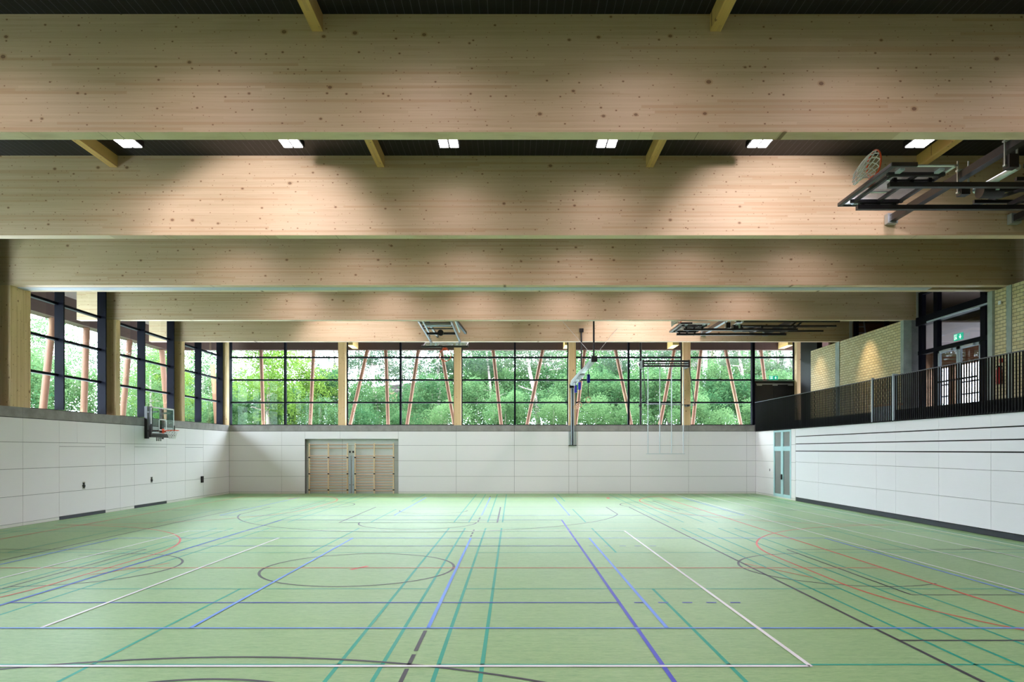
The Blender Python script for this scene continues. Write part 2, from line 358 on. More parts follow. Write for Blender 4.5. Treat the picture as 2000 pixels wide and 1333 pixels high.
# ------------------------------------------------------------------ walls of white panels
def panel_mesh(plane, rects, pos, sgn, gap=.012, th=.02):
    """rects of (u0,u1,z0,z1,mi); plane 'y' -> u is X, wall faces -Y*sgn ; plane 'x' -> u is Y"""
    m = MB()
    for u0, u1, z0, z1, *q in rects:
        mi = q[0] if q else 0; h = gap/2
        if plane == 'y': m.box(u0+h, u1-h, pos, pos+th*sgn, z0+h, z1-h, mi)
        else: m.box(pos, pos+th*sgn, u0+h, u1-h, z0+h, z1-h, mi)
    return m
rowsZ = [.098, .893, 1.695, 2.486, ZP]
def bx(px): return (px-VX)*YB/F
NX0, NX1, NZ = bx(595.5), bx(778), 2.81
cuts = [XL] + [bx(p) for p in (550, 595.5, 664, 778, 891, 1004.5, 1111, 1128, 1231.5, 1345, 1458.5)] + [XR]
rc = []
for i in range(len(cuts)-1):
    a, b = cuts[i], cuts[i+1]
    nic = a >= NX0-.01 and b <= NX1+.01
    for j in range(4):
        z0, z1 = rowsZ[j], rowsZ[j+1]
        if nic:
            if j == 3: rc.append((a, b, NZ, z1))
        else: rc.append((a, b, z0, z1))
    if not nic: rc.append((a, b, 0, rowsZ[0], 2))
wb_ = panel_mesh('y', rc, YB, 1)
for x0, x1, z0, z1 in ((XL-.45, NX0, 0, ZP), (NX1, 13.2, 0, ZP), (NX0, NX1, NZ, ZP)): wb_.box(x0, x1, YB+.02, YB+.45, z0, z1, 1)
NB = YB+.26
wb_.box(NX0, NX1, NB, YB+.45, 0, NZ, 3)                          # back of the niche
for z in (.893, 1.695, 2.486): wb_.box(NX0, NX1, NB-.002, NB, z-.006, z+.006, 1)
wb_.box(bx(666)-.006, bx(666)+.006, NB-.002, NB, 0, NZ, 1)
struct(wb_.build('wall_back', [PANEL, GAP, SKIRT, NICHE]))
# left wall (faces +X)
D1, D2, D3 = (22.18, 24.69), (26.58, 29.06), (30.71, 32.5)
lc = [YF, -5.2, -2.0, 1.3, 4.6, 7.9, 11.2, 14.4, 17.5, 20.53, 22.18, 24.69, 25.63, 26.58, 29.06, 30.71, 32.5, YB]
rl = []
for i in range(len(lc)-1):
    a, b = lc[i], lc[i+1]
    isd = (a, b) in (D1, D2, D3)
    for j in range(4):
        z0, z1 = rowsZ[j], rowsZ[j+1]
        if j == 3:
            if (a, b) in ((22.18, 24.69),): rl += [(a, 23.09, z0, z1), (23.09, b, z0, z1)]
            elif a == 20.53: rl.append((a, b, z0, z1))
            else: rl.append((a, b, z0, z1))
        elif j == 2 and isd: rl.append((a, b, 2.366, z1))
        elif not isd: rl.append((a, b, z0, z1))
    if not isd: rl.append((a, b, 0, rowsZ[0], 2))
wl = panel_mesh('x', rl, XL, -1)
wl.box(XL-.02, XL-.45, YF, YB+.45, 0, ZP, 1)
struct(wl.build('wall_left', [PANEL, GAP, SKIRT]))
for n_, (a, b) in enumerate((D1, D2, D3)):
    rd = [(a, b, .11 if n_ < 2 else .098, .893), (a, b, .893, 1.695), (a, b, 1.695, 2.366)]
    dm = panel_mesh('x', rd, XL+.001, -1)
    d_ = struct(dm.build('door_%d' % (n_+1), [PANEL, GAP]))
    if n_ < 2:
        MB().box(XL+.004, XL-.012, a, b, .004, .10).build('rubber_strip', RUB, d_)
        yc = {0: 19642/(VX-163.2), 1: 19642/(VX-295.7)}[n_]
        h = MB(); h.box(XL, XL+.012, yc-.07, yc+.07, .93, 1.17); h.build('handle_plate', CHROME, d_)
        h = MB(); h.ring((XL+.02, yc, 1.03), (1, 0, 0), .05, .014, 16, 6); h.box(XL+.012, XL+.05, yc-.09, yc+.02, 1.03, 1.06); h.box(XL+.012, XL+.03, yc-.03, yc+.03, 1.1, 1.14); h.build('door_handle', BLACK, d_)
    else:
        MB().box(XL-.012, XL+.0, a, b, 0, .09).build('skirting', SKIRT, d_)
        yc = 19642/(VX-394)
        MB().box(XL, XL+.05, yc-.10, yc+.10, .72, 1.02).build('door_handle', BLACK, d_)
# right wall below the gallery (faces -X)
DD = (30.97, 33.04)
rr_ = []
for a, b in ((33.04, YB), (30.5, 30.97)):
    us = [a, b] if a < 33 else [a, 33.04+.45, b]
    for j in range(4): rr_.append((a, b, rowsZ[j], rowsZ[j+1]))
    rr_.append((a, b, 0, rowsZ[0], 2))
wr_ = panel_mesh('x', rr_, XR, 1)
wr_.box(XR+.02, XR+.35, 30.5, DD[0], 0, ZP, 1); wr_.box(XR+.02, XR+.35, DD[1], YB+.45, 0, ZP, 1)
wr_.box(XR+.02, XR+.35, DD[0], DD[1], 3.17, ZP, 1); wr_.box(XR+.3, XR+.35, DD[0], DD[1], 0, 3.17, 1)
wr_.box(XR+.14, XR+.35, YF, 30.5, 0, ZP, 1)
struct(wr_.build('wall_right', [PANEL, GAP, SKIRT]))
MB().box(XR-.006, XR, 33.5, 33.56, 1.22, 1.34).build('keyhole_plate', BLACK, bpy.data.objects['wall_right'])
# retractable grandstand front
gs = thing('retractable_grandstand', 'long white panelled front of the retracted grandstand under the gallery railing', 'grandstand', (XR, 24, 0))
sc_ = [14.0, 18.03, 20.24, 22.5, 23.7, 28.2, 30.48]; sc_ = [-9.4, -5, 0, 5, 9.5] + sc_
gm = []
for i in range(len(sc_)-1):
    a, b = sc_[i], sc_[i+1]
    for z0, z1 in ((.17, .919), (.919, 1.723), (1.723, 2.185)): gm.append((a, b, z0, z1))
panel_mesh('x', gm, XR, 1, .010, .04).build('front_panel', m_panel('stand_panel', (.79, .775, .81)), gs)
for z0, z1 in ((2.215, 2.50), (2.53, 2.825), (2.855, ZP-.01)):
    panel_mesh('x', [(sc_[i], sc_[i+1], z0, z1) for i in range(len(sc_)-1)], XR, 1, .006, .04).build('tier_front', bpy.data.materials['stand_panel'], gs)
MB().box(XR+.05, XR+.13, -9.4, 30.48, .0, ZP-.02).build('dark_carcass', BLACK, gs)
MB().box(XR+.015, XR+.05, -9.4, 30.44, .01, .15).build('plinth', RUB, gs)
# double glazed door in the right wall
dr = struct(MB().box(XR-.01, XR+.06, DD[0], DD[0]+.13, .06, 3.17).build('door_4', DOORC))
fm = MB()
ya, yb = DD; ym = 32.0
fm.box(XR-.01, XR+.06, yb-.13, yb, .06, 3.17); fm.box(XR-.01, XR+.06, ym-.13, ym+.13, .06, 3.17)
for z0, z1 in ((.06, .2), (2.2, 2.42), (3.08, 3.17)): fm.box(XR-.008, XR+.058, ya, yb, z0, z1)
fm.build('door_frame', DOORC, dr)
for a, b in ((ya+.13, ym-.13), (ym+.13, yb-.13)):
    for z0, z1 in ((.2, 2.2), (2.42, 3.08)): MB().box(XR+.02, XR+.03, a, b, z0, z1).build('pane', GREYGL, dr)
MB().box(XR-.06, XR-.01, ym-.05, ym+.06, .88, 1.12).build('door_handle', BLACK, dr)
MB().box(XR, XR+.05, ya, yb, 0, .06).build('threshold', SKIRT, dr)
# wall behind the camera
wf = MB(); wf.box(XL-.45, 20, YF-.3, YF, 0, ZC)
struct(wf.build('wall_rear', PANEL))

# ------------------------------------------------------------------ concrete sills
def trim(n_, m, mt): return struct(m.build('trim_%d' % n_, mt))
def sill(n_, plane, cuts_, pos, depth):
    m = MB()
    for a, b in zip(cuts_[:-1], cuts_[1:]):
        if plane == 'y': m.box(a+.005, b-.005, pos, pos+depth, ZP+.015, ZS)
        else: m.box(pos, pos-depth, a+.005, b-.005, ZP+.015, ZS)
    if plane == 'y': m.box(cuts_[0], cuts_[-1], pos+.02, pos+depth, ZP, ZS-.01, 1)
    else: m.box(pos-.02, pos-depth, cuts_[0], cuts_[-1], ZP, ZS-.01, 1)
    return trim(n_, m, [CONC, BLACK])
sill(1, 'y', [XL] + [bx(p) for p in (550, 664, 777, 891, 1004.5, 1118, 1231.5, 1345)] + [12.42], YB, .45)
sill(2, 'x', [YF, -5, 0, 5, 10, 15, 20.53, 23.09, 25.63, 28.3, 30.71, 33.0, YB], XL, .45)

# ------------------------------------------------------------------ beams, columns, purlins
names = {0: 'overhead, out of frame', 1: 'overhead, out of frame'}
lab = ['deep glulam beam above and behind the camera', 'deep glulam beam just above the camera, nearest but out of the frame',
       'nearest deep spruce beam across the top of the picture with large knots', 'second deep spruce beam, with bright lamp patches, right hoop folded in front of it',
       'third deep spruce beam, front one of the close pair carrying the curtain casing', 'rear beam of the close pair, mostly hidden behind the curtain casing',
       'spruce beam in front of the folded middle hoop, second from the window wall', 'farthest deep spruce beam, right above the back windows']
for i, y in enumerate(BY):
    o = thing('glulam_beam', lab[i], 'beam', (0, y, ZB), 'deep glulam roof beams')
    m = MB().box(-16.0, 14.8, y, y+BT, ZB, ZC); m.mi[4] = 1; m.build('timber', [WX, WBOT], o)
    MB().box(14.8, 14.93, y-.02, y+BT+.02, ZB, ZC).build('end_cap', CAPG, o)
cl = ['wide timber column on the concrete sill at the left picture edge', 'column', 'x']
cy_l = [(0.3, 'left wall timber column far behind the camera'), (5.35, 'left wall timber column behind the left picture edge, second from rear'), (10.37, 'left wall timber column under the nearest visible beam, out of frame'), (15.36, 'left wall timber column under the second beam, out of frame'),
        (20.02, 'wide timber column at the left picture edge, nearer of the close pair'), (20.60, 'timber column at the left edge beside the first window, farther of the pair'),
        (25.36, 'timber column between first and second left window'), (30.40, 'timber column on the left wall behind the wall hoop'), (35.2, 'timber column in the back left corner')]
for y, l in cy_l:
    top = ZB-.001 if y < 35 else ZC
    if y > 35: y1 = 35.46
    else: y1 = y+BT
    tag(MB().box(XL, XL-.37, y, y1, ZS+.001, top).build('timber_column', WZ), l, 'column', 'timber columns of the left window wall')
tag(MB().box(XL+.0, XL-.37, 20.285, 20.595, ZS+.001, ZB-.001).build('timber_infill', WZ), 'timber infill between the paired columns at the left picture edge', 'column')
bcx = [-8.79, -2.84, 3.06, 8.95, 14.78]
bl_ = ['first back window column from the left, right of the bright green tree', 'back window column behind the middle hoop', 'back window column behind the gymnastics rings', 'back window column behind the climbing poles', 'back window column at the gallery, right of the black door']
for x, l in zip(bcx, bl_):
    z0 = ZS+.001 if x < 14 else ZG
    tag(MB().box(x-.18, x+.18, YB+.02, YB+.40, z0, ZC-.26).build('timber_column', WZ), l, 'column', 'timber columns of the back window wall')
pw = .08
ys = [YF] + BY
for bi in range(len(BY)+1):
    y0 = (BY[bi-1]+BT) if bi > 0 else YF
    y1 = BY[bi] if bi < len(BY) else YB+.0
    if bi == 5 : continue
    for xi, x in enumerate((-8.86, -2.93, 3.04, 9.05)):
        where = ['behind the camera', 'above the camera', 'running into the nearest beam', 'between nearest and second beam', 'between second and third beam', '', 'behind the curtain pair', 'between the two farthest beams', 'between farthest beam and back windows'][bi]
        tag(MB().box(x-pw, x+pw, y0+.001, y1-.001, ZC-.26, ZC-.001).build('roof_purlin', WYP), 'purlin %s, %s from left' % (where, ORD[xi]), 'purlin', 'purlins under the black ceiling')
# curtain casing between the pair
cc = thing('curtain_casing', 'pale lilac divider curtain casing between the paired beams', 'casing', (0, 20.4, ZB))
MB().box(XL+.02, 12.3, 20.285, 20.595, ZB-.02, ZB+.12).build('casing', LILAC, cc)
m = MB(); m.box(XL+.05, 12.25, 20.36, 20.368, ZB-.023, ZB-.019); m.box(XL+.05, 12.25, 20.47, 20.495, ZB-.024, ZB-.019); m.build('track_slot', GREYB, cc)

# ------------------------------------------------------------------ windows
TZ = [4.71, 5.88, 7.05]
def window_back(n_, x0, x1, mid, z0=ZS, z1=ZC-.26, dbl=True):
    Y0 = YB+.36
    m = MB(); fr = .05
    m.box(x0, x0+fr, Y0, Y0+.12, z0, z1); m.box(x1-fr, x1, Y0, Y0+.12, z0, z1); m.box(x0, x1, Y0, Y0+.12, z0, z0+.05); m.box(x0, x1, Y0, Y0+.12, z1-.06, z1)
    o = struct(m.build('window_%d' % n_, DARKF))
    for q in mid: MB().box(q-.045, q+.045, Y0-.08, Y0+.12, z0+.05, z1-.06).build('mullion', DARKF, o)
    for z in TZ:
        if z > z0+.2: MB().box(x0+fr, x1-fr, Y0-.02, Y0+.12, z-.04, z+.04).build('transom', DARKF, o)
    MB().box(x0+fr, x1-fr, Y0+.05, Y0+.06, z0+.05, z1-.06).build('glass', GLASS, o)
    return o
W0 = YB+.36
edges = [-14.92] + [q for x in bcx for q in (x-.18, x+.18)]
wn_ = 1
for i in range(4):
    a, b = (edges[0] if i == 0 else bcx[i-1]+.18), bcx[i]-.18
    window_back(wn_, a, b, [((a if i else -14.62)+b)/2+ (0 if i else .0)]); wn_ += 1
window_back(wn_, bcx[3]+.18, 12.42, []); wn_ += 1
o = window_back(wn_, 12.42, bcx[4]-.18, [], 5.86); wn_ += 1
MB().box(12.38, 12.52, YB+.25, YB+.5, ZS, ZC-.26).build('mullion', DARKF, o)
def window_left(n_, y0, y1, mids, end):
    m = MB(); X = -15.0; z0, z1 = ZS, ZC
    m.box(X-.06, X+.06, y0, y0+.06, z0, z1); m.box(X-.02, X+.28, end-.06, end, z0, z1); m.box(X-.06, X+.06, end, y1, z0, z1)
    m.box(X-.06, X+.06, y0, y1, z0, z0+.05); m.box(X-.06, X+.06, y0, y1, z1-.06, z1-.001)
    o = struct(m.build('window_%d' % n_, DARKF))
    for q in mids: MB().box(X-.02, X+.28, q-.0, q+.06, z0+.05, z1-.06).build('mullion', DARKF, o)
    for z in TZ+[8.2]: MB().box(X-.04, X+.10, y0+.06, end-.06, z-.04, z+.04).build('transom', DARKF, o)
    MB().box(X-.012, X-.004, y0+.06, end-.06, z0+.05, z1-.06).build('glass', GLASS, o)
for y0, y1, md, en in ((20.88, 25.34, 22.65, 25.05), (25.64, 30.38, 27.64, 30.08), (30.68, 35.46, 32.63, 35.12)):
    window_left(wn_, y0, y1, [md], en); wn_ += 1
for y0, y1 in ((0.58, 5.33), (5.63, 10.35), (10.65, 15.34), (15.64, 20.0)):
    window_left(wn_, y0, y1, [(y0+y1)/2], y1-.3); wn_ += 1
struct(MB().box(-15.3, -14.93, YF, .3, ZS, ZC).build('trim_3', PANEL))
struct(MB().box(-15.1, -14.6, YB+.0, YB+.5, ZS, ZC).build('trim_4', DARKF))

# ------------------------------------------------------------------ gallery
struct(MB().box(XR+.02, GX+.5, YF, YB+.45, ZP+.002, ZG).build('floor_gallery', [BLACK]))
wg_ = MB()
wg_.box(GX, GX+.25, 25.66, 33.4, ZG, ZB-.001); wg_.box(GX, GX+.25, YF, 20.0, ZG, ZB-.001); wg_.box(GX+.05, GX+.25, 20.2, 20.72, ZG, ZB-.001)
struct(wg_.build('wall_gallery', BRICK))
struct(MB().box(14.95, 15.1, YF, 20.55, ZG, ZC-.002).build('wall_upper_right', mat('dark_plaster', (.10, .09, .10), .8)))
for (a, b), l in zip(((30.44, 30.80), (25.42, 25.62), (20.72, 20.93), (19.93, 20.13)),
                   ('pale concrete pillar in the middle of the far brick wall', 'pale concrete pillar at the near end of the far brick wall beside the glazed screen', 'greenish concrete pillar right of the glazed entrance screen', 'greenish concrete pillar between brick strips at the right edge')):
    tag(MB().box(GX-.03, GX+.27, a, b, ZG, ZB-.003).build('concrete_pillar', CONCG), l, 'pillar', 'concrete pillars of the gallery')
tag(MB().box(GX+.275, 14.96, 25.4, 25.64, ZG, ZB-.003).build('concrete_return', CONCD), 'dark grey concrete wall return left of the glazed screen', 'wall')
# glazed entrance screen
sx = 14.92
scn = thing('entrance_screen', 'tall black framed glazed screen with double door on the gallery', 'glazed screen', (sx, 23.2, ZG))
m = MB()
for a, b in ((25.12, 25.32), (24.2, 24.42), (21.72, 21.98), (20.94, 21.02)): m.box(sx-.06, sx+.1, a, b, ZG, 7.9)
m.box(sx-.16, sx+.1, 20.95, 25.32, 6.78, 7.08); m.box(sx-.08, sx+.1, 20.95, 25.32, 5.72, 5.86); m.box(sx-.06, sx+.1, 20.95, 25.32, 7.9, 8.0)
m.build('frame', DARKF, scn)
MB().box(sx-.2, sx-.16, 21.0, 24.6, 6.78, 6.83).build('light_strip', GREYB, scn)
m = MB(); m.box(sx+.02, sx+.03, 21.02, 25.12, 5.86, 7.9); m.box(sx+.02, sx+.03, 24.42, 25.12, ZG, 5.72); m.box(sx+.02, sx+.03, 21.02, 21.72, ZG, 5.72); m.build('glass', DGLASS, scn)
for a, b in ((21.98, 23.08), (23.1, 24.2)):
    d = MB(); d.box(sx-.04, sx+.04, a, a+.09, ZG+.01, 5.71); d.box(sx-.04, sx+.04, b-.09, b, ZG+.01, 5.71); d.box(sx-.04, sx+.04, a, b, 5.62, 5.71); d.box(sx-.04, sx+.04, a, b, ZG+.01, ZG+.15)
    dl = d.build('door_leaf', GREYB, scn)
    MB().box(sx-.003, sx+.003, a+.09, b-.09, ZG+.15, 5.62).build('glass', DGLASS, dl)
    MB().box(sx-.12, sx-.05, a+.25, b-.4, 5.63, 5.70).build('door_closer', ALU, dl)
    MB().box(sx-.13, sx-.09, a+.06, b-.06, 4.58, 4.64).build('push_bar', BLACK, dl)
def exit_sign(name, label, loc, plane, w_=.40, h_=.2, flip=1):
    t = thing(name, label, 'sign', loc)
    if plane == 'x': M = Matrix(((0, 0, -1), (-1, 0, 0), (0, 1, 0))).to_4x4()       # faces -X : local x -> -Y, local y -> Z, local z -> -X
    else: M = Matrix(((1, 0, 0), (0, 0, -1), (0, 1, 0))).to_4x4()
    M = Matrix.Translation(loc) @ M
    b = MB(M); b.box(-w_/2, w_/2, -h_/2, h_/2, -.03, 0); b.build('sign_box', SIGNG, t)
    p = MB(M)
    q = h_
    def pl(pts): p.add([(x*q, y*q, .004) for x, y in pts], [tuple(range(len(pts)))])
    # doorway and running figure
    pl([(-.86, -.36), (-.78, -.36), (-.78, .30), (-.2, .30), (-.2, .36), (-.86, .36)])
    pl([(-.50, .12), (-.42, .12), (-.42, .24), (-.50, .24)])
    pl([(-.62, .06), (-.36, .10), (-.40, -.12), (-.54, -.12)])
    pl([(-.54, -.10), (-.44, -.10), (-.62, -.34), (-.74, -.30)]); pl([(-.46, -.10), (-.38, -.08), (-.24, -.24), (-.34, -.34)])
    p.build('pictogram', SIGNW, t); p = MB(M)
    pl([(.42, .30), (.54, .30), (.54, -.05), (.42, -.05)]); pl([(.22, .02), (.48, -.34), (.74, .02), (.58, .02), (.48, -.10), (.38, .02)])
    p.build('arrow', SIGNW, t)
    return t
exit_sign('exit_sign', 'green exit sign above the glazed double door at the right', (sx-.1, 23.0, 6.02), 'x', .46, .23)
# lobby behind the screen, loft above
lob = MB(); lob.box(15.05, 20.5, 20.9, 33.5, ZG-.2, ZG)
struct(lob.build('floor_lobby', CONCD))
m = MB(); m.box(15.03, 20.4, 20.6, 33.5, 8.05, 8.2); struct(m.build('ceiling_lobby', SOFF))
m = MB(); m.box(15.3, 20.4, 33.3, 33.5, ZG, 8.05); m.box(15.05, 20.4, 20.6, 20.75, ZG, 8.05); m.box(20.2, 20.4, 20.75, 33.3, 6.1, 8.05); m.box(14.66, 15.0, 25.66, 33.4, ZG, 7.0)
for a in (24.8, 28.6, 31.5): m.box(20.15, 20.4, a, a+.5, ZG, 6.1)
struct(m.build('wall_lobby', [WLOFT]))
m = MB()
for z in (4.2, 4.75, 5.3): m.box(20.45, 20.53, 20.8, 33.3, z, z+.07)
tag(m.build('lobby_louvre', mat('louvre', (.2, .2, .22), .5)), 'dark horizontal rails outside beyond the glazed double door', 'railing')
# zone above the brick wall: dark mullions, loft floor, ladder
m = MB(); m.box(14.98, 15.12, 30.2, 30.4, 7.05, ZC-.01); m.box(16.6, 16.75, 30.75, 30.9, 7.05, ZC-.01); struct(m.build('trim_5', DARKF))
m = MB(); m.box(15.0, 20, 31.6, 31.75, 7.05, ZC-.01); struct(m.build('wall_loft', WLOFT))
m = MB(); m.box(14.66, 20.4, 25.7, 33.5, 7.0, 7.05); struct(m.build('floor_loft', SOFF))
la = thing('ladder', 'aluminium ladder standing above the far brick wall', 'ladder', (15.7, 31.2, 7.05))
a0, a1 = Vector((15.62, 31.2, 7.05)), Vector((15.45, 31.2, 8.78)); b0, b1 = Vector((15.98, 31.2, 7.05)), Vector((15.75, 31.2, 8.78))
MB().bar(a0, a1, .06, .03).build('rail', ALU, la); MB().bar(b0, b1, .06, .03).build('rail', ALU, la)
for t in (.12, .28, .44, .6, .76, .92): MB().bar(a0.lerp(a1, t), b0.lerp(b1, t), .05, .03).build('rung', ALU, la)
tag(MB().box(GX-.03, GX, 19.35+1.05-.03, 19.35+1.05+.07, 6.55, 6.66).build('wall_box', WHITE), 'small white square box high on the brick strip', 'wall box')
fx = thing('fire_call_point', 'small red call point on brick strip above the railing', 'call point', (GX, 20.45, 4.65))
MB().box(GX-.0, GX+.05, 20.38, 20.46, 4.84, 4.96).build('box', RED, fx)
fe = thing('fire_extinguisher', 'red fire extinguisher hanging on the brick strip behind the railing', 'extinguisher', (GX-.08, 20.42, 4.1))
MB().tube((GX-.04, 20.42, 4.2), (GX-.04, 20.42, 4.62), .07, 14).tube((GX-.04, 20.42, 4.62), (GX-.04, 20.42, 4.70), .07, 14, .025).build('cylinder', RED, fe)
MB().box(GX-.1, GX+.04, 20.39, 20.45, 4.70, 4.74).build('valve', BLACK, fe)
# black door at the gallery end
bd = thing('black_double_door', 'black double door at the far end of the gallery', 'door', (13.5, YB+.1, ZG))
MB().box(12.5, 14.6, YB+.36, YB+.48, ZG, 5.84).build('door_frame', DOORB, bd)
for a, b in ((12.56, 13.52), (13.54, 14.54)): MB().box(a, b, YB+.32, YB+.36, ZG+.02, 5.74).build('door_leaf', DOORB, bd)
MB().box(12.6, 14.5, YB+.28, YB+.32, 5.64, 5.69).build('closer_rail', ALU, bd)
for a in (12.64, 13.45, 14.25): MB().box(a, a+.25, YB+.26, YB+.32, 5.58, 5.63).build('door_closer', ALU, bd)
exit_sign('exit_sign', 'green exit sign above the black double door on the gallery', (13.5, YB+.28, 5.99), 'y', .44, .2)
struct(MB().box(GX+.3, GX+.55, 33.4, 35.3, ZG, ZC-.3).build('trim_6', BLACK))

# railing
def slat_mesh():
    return MB().box(-.020, .020, -.006, .006, 0, 1.47)
sm_ = slat_mesh().build('slat', BLACK); slat_me = sm_.data; bpy.data.objects.remove(sm_)
def railing(label, y0, y1, step):
    t = thing('gallery_railing', label, 'railing', (XR-.04, (y0+y1)/2, ZP), 'black slatted railing along the gallery')
    x = XR-.04
    MB().box(x-.026, x+.026, y0, y1, 4.67, 4.69).build('handrail', mat('rail_grey', (.10, .10, .13), .4), t)
    MB().box(x-.0, x+.03, y0, y1, ZP-.02, ZP+.03).build('bottom_rail', BLACK, t)
    n = int((y1-y0)/step); ofs = (y1-y0-n*step)/2
    ys_ = [y0+ofs+step*(i+.5) for i in range(n)]
    for y in ys_[:100]:
        s_ = bpy.data.objects.new('slat', slat_me); C.objects.link(s_); s_.parent = t; s_.location = Vector((x, y, ZP-.01))-t.location
    if n > 100:
        m = MB()
        for y in ys_[100:]: m.box(x-.020, x+.020, y-.006, y+.006, ZP-.01, ZP+1.46)
        m.build('slats', BLACK, t)['kind'] = 'stuff'
    return t
railing('near stretch of black slatted gallery railing at the right edge', 13.0, 22.55, .11)
railing('short stretch of black slatted gallery railing above the pale box', 22.62, 23.88, .11)
railing('far long stretch of black slatted gallery railing up to the black door', 23.95, 35.44, .115)
for y, l in ((22.585, 'pale blue-grey railing post right of the pale box'), (23.915, 'slim pale railing post left of the pale box')):
    w_ = .035 if y < 23 else .025
    tag(MB().box(XR-.06, XR+.03 if y > 23 else XR+.1, y-w_, y+w_, ZP+.01, 4.74).build('railing_post', GREYB), l, 'post')
sb = thing('score_desk', 'pale blue-grey box with a wooden ledge standing behind the railing gap', 'desk', (XR+.3, 23.2, ZG))
MB().box(XR+.0, XR+.02, 22.66, 23.84, ZP+.01, 3.72).build('box_panel', GREYB, sb)
MB().box(XR-.01, XR+.3, 22.64, 23.86, 3.72, 3.79).build('ledge', BENCHW, sb)

# ------------------------------------------------------------------ luminaires
def luminaire(x, y, label, power, spot=None):
    t = thing('ceiling_lamp', label, 'lamp', (x, y, 8.5), 'square hall lamps between the beams')
    m = MB(); m.box(x-.22, x+.22, y-.36, y+.36, 8.52, 8.64); m.build('housing', BLACK, t)
    m = MB()
    for i in (-1, 1):
        for j in (-1, 0, 1): m.box(x+i*.105-.085, x+i*.105+.085, y+j*.235-.095, y+j*.235+.095, 8.505, 8.52)
    m.build('lens', LAMPM, t)
    m = MB()
    for i in (-1, 1): m.box(x+i*.12-.01, x+i*.12+.01, y-.1, y-.08, 8.64, ZC)
    m.build('hanger', BLACK, t)
    l = bpy.data.lights.new('lamp_light', 'AREA'); l.shape = 'RECTANGLE'; l.size = .4; l.size_y = .66; l.energy = power; l.spread = math.radians(150); l.color = (1, .80, .92)
    lo = bpy.data.objects.new('lamp_light', l); C.objects.link(lo); lo.parent = t; lo.location = (0, 0, -.005)
    return t
LX = [-7.85, -4.53, -1.31, 1.92, 5.04, 8.30]
rows = [(-.9, 'far behind the camera', 1), (4.1, 'above and behind the camera', 1), (8.6, 'in front of the nearest beam, out of frame', .8), (13.95, 'visible under the nearest beam', 1), (18.4, 'behind the second beam', .8), (23.9, 'behind the paired beams', 1), (28.9, 'between the two farthest beams', 1), (33.4, 'before the back windows', .8)]
for y, d, pf in rows:
    for i, x in enumerate(LX):
        k_ = pf
        if y in (13.95, 28.9): k_ = .55
        luminaire(x, y, 'square lamp %s, %s of six from left' % (d, ORD[i]), LAMP_W*k_)
for x, y, e, l_ in ((-5.5, 11.9, 1.9, 'added unseen flood lamp in the bay behind the nearest beam, left side'), (5.9, 11.9, 1.9, 'added unseen flood lamp in the bay behind the nearest beam, right side'),
                  (-6.9, 26.9, 2.0, 'added unseen flood lamp before the farthest beam, left side'), (5.6, 26.9, 2.6, 'added unseen flood lamp before the farthest beam, right side')):
    t = thing('added_floodlight', l_, 'lamp', (x, y, 8.35), 'added floodlights hidden behind the beams')  # unseen lamps added to throw the bright patches on the beams
    MB().box(x-.2, x+.2, y-.12, y-.02, 8.2, 8.5).build('housing', BLACK, t); MB().box(x-.03, x+.03, y-.09, y-.05, 8.5, ZC).build('bracket', BLACK, t)
    l = bpy.data.lights.new('flood', 'SPOT'); l.energy = LAMP_W*7*e; l.spot_size = math.radians(88); l.spot_blend = .45; l.color = (1, .91, .97); l.shadow_soft_size = .14
    lo = bpy.data.objects.new('added_flood_light', l); C.objects.link(lo); lo.parent = t; lo.location = (0, .14, 0)
    lo.rotation_euler = Vector((0, 3.4, -1.9)).to_track_quat('-Z', 'Y').to_euler()
# gallery wall-washers
for y, e in ((17.9, 40), (27.9, 40), (32.4, 28)):
    t = thing('gallery_spotlight', 'small black spotlight above the gallery walkway, %s' % {17.9: 'nearest', 27.9: 'lighting the far brick wall', 32.4: 'farthest one'}[y], 'spotlight', (13.0, y, 8.3))
    MB().tube((13.0, y, 8.3), (13.06, y, 8.1), .06, 14).build('head', BLACK, t); MB().box(12.98, 13.02, y-.02, y+.02, 8.3, ZC).build('bracket', BLACK, t)
    l = bpy.data.lights.new('spot', 'SPOT'); l.energy = e*10; l.spot_size = math.radians(50); l.spot_blend = 1.0; l.color = (1, .72, .45); l.shadow_soft_size = .05
    lo = bpy.data.objects.new('spot_light', l); C.objects.link(lo); lo.parent = t; lo.location = (.08, 0, -.25)
    lo.rotation_euler = Vector((GX+.1-13.08, 0, 4.4-8.05)).to_track_quat('-Z', 'Y').to_euler()

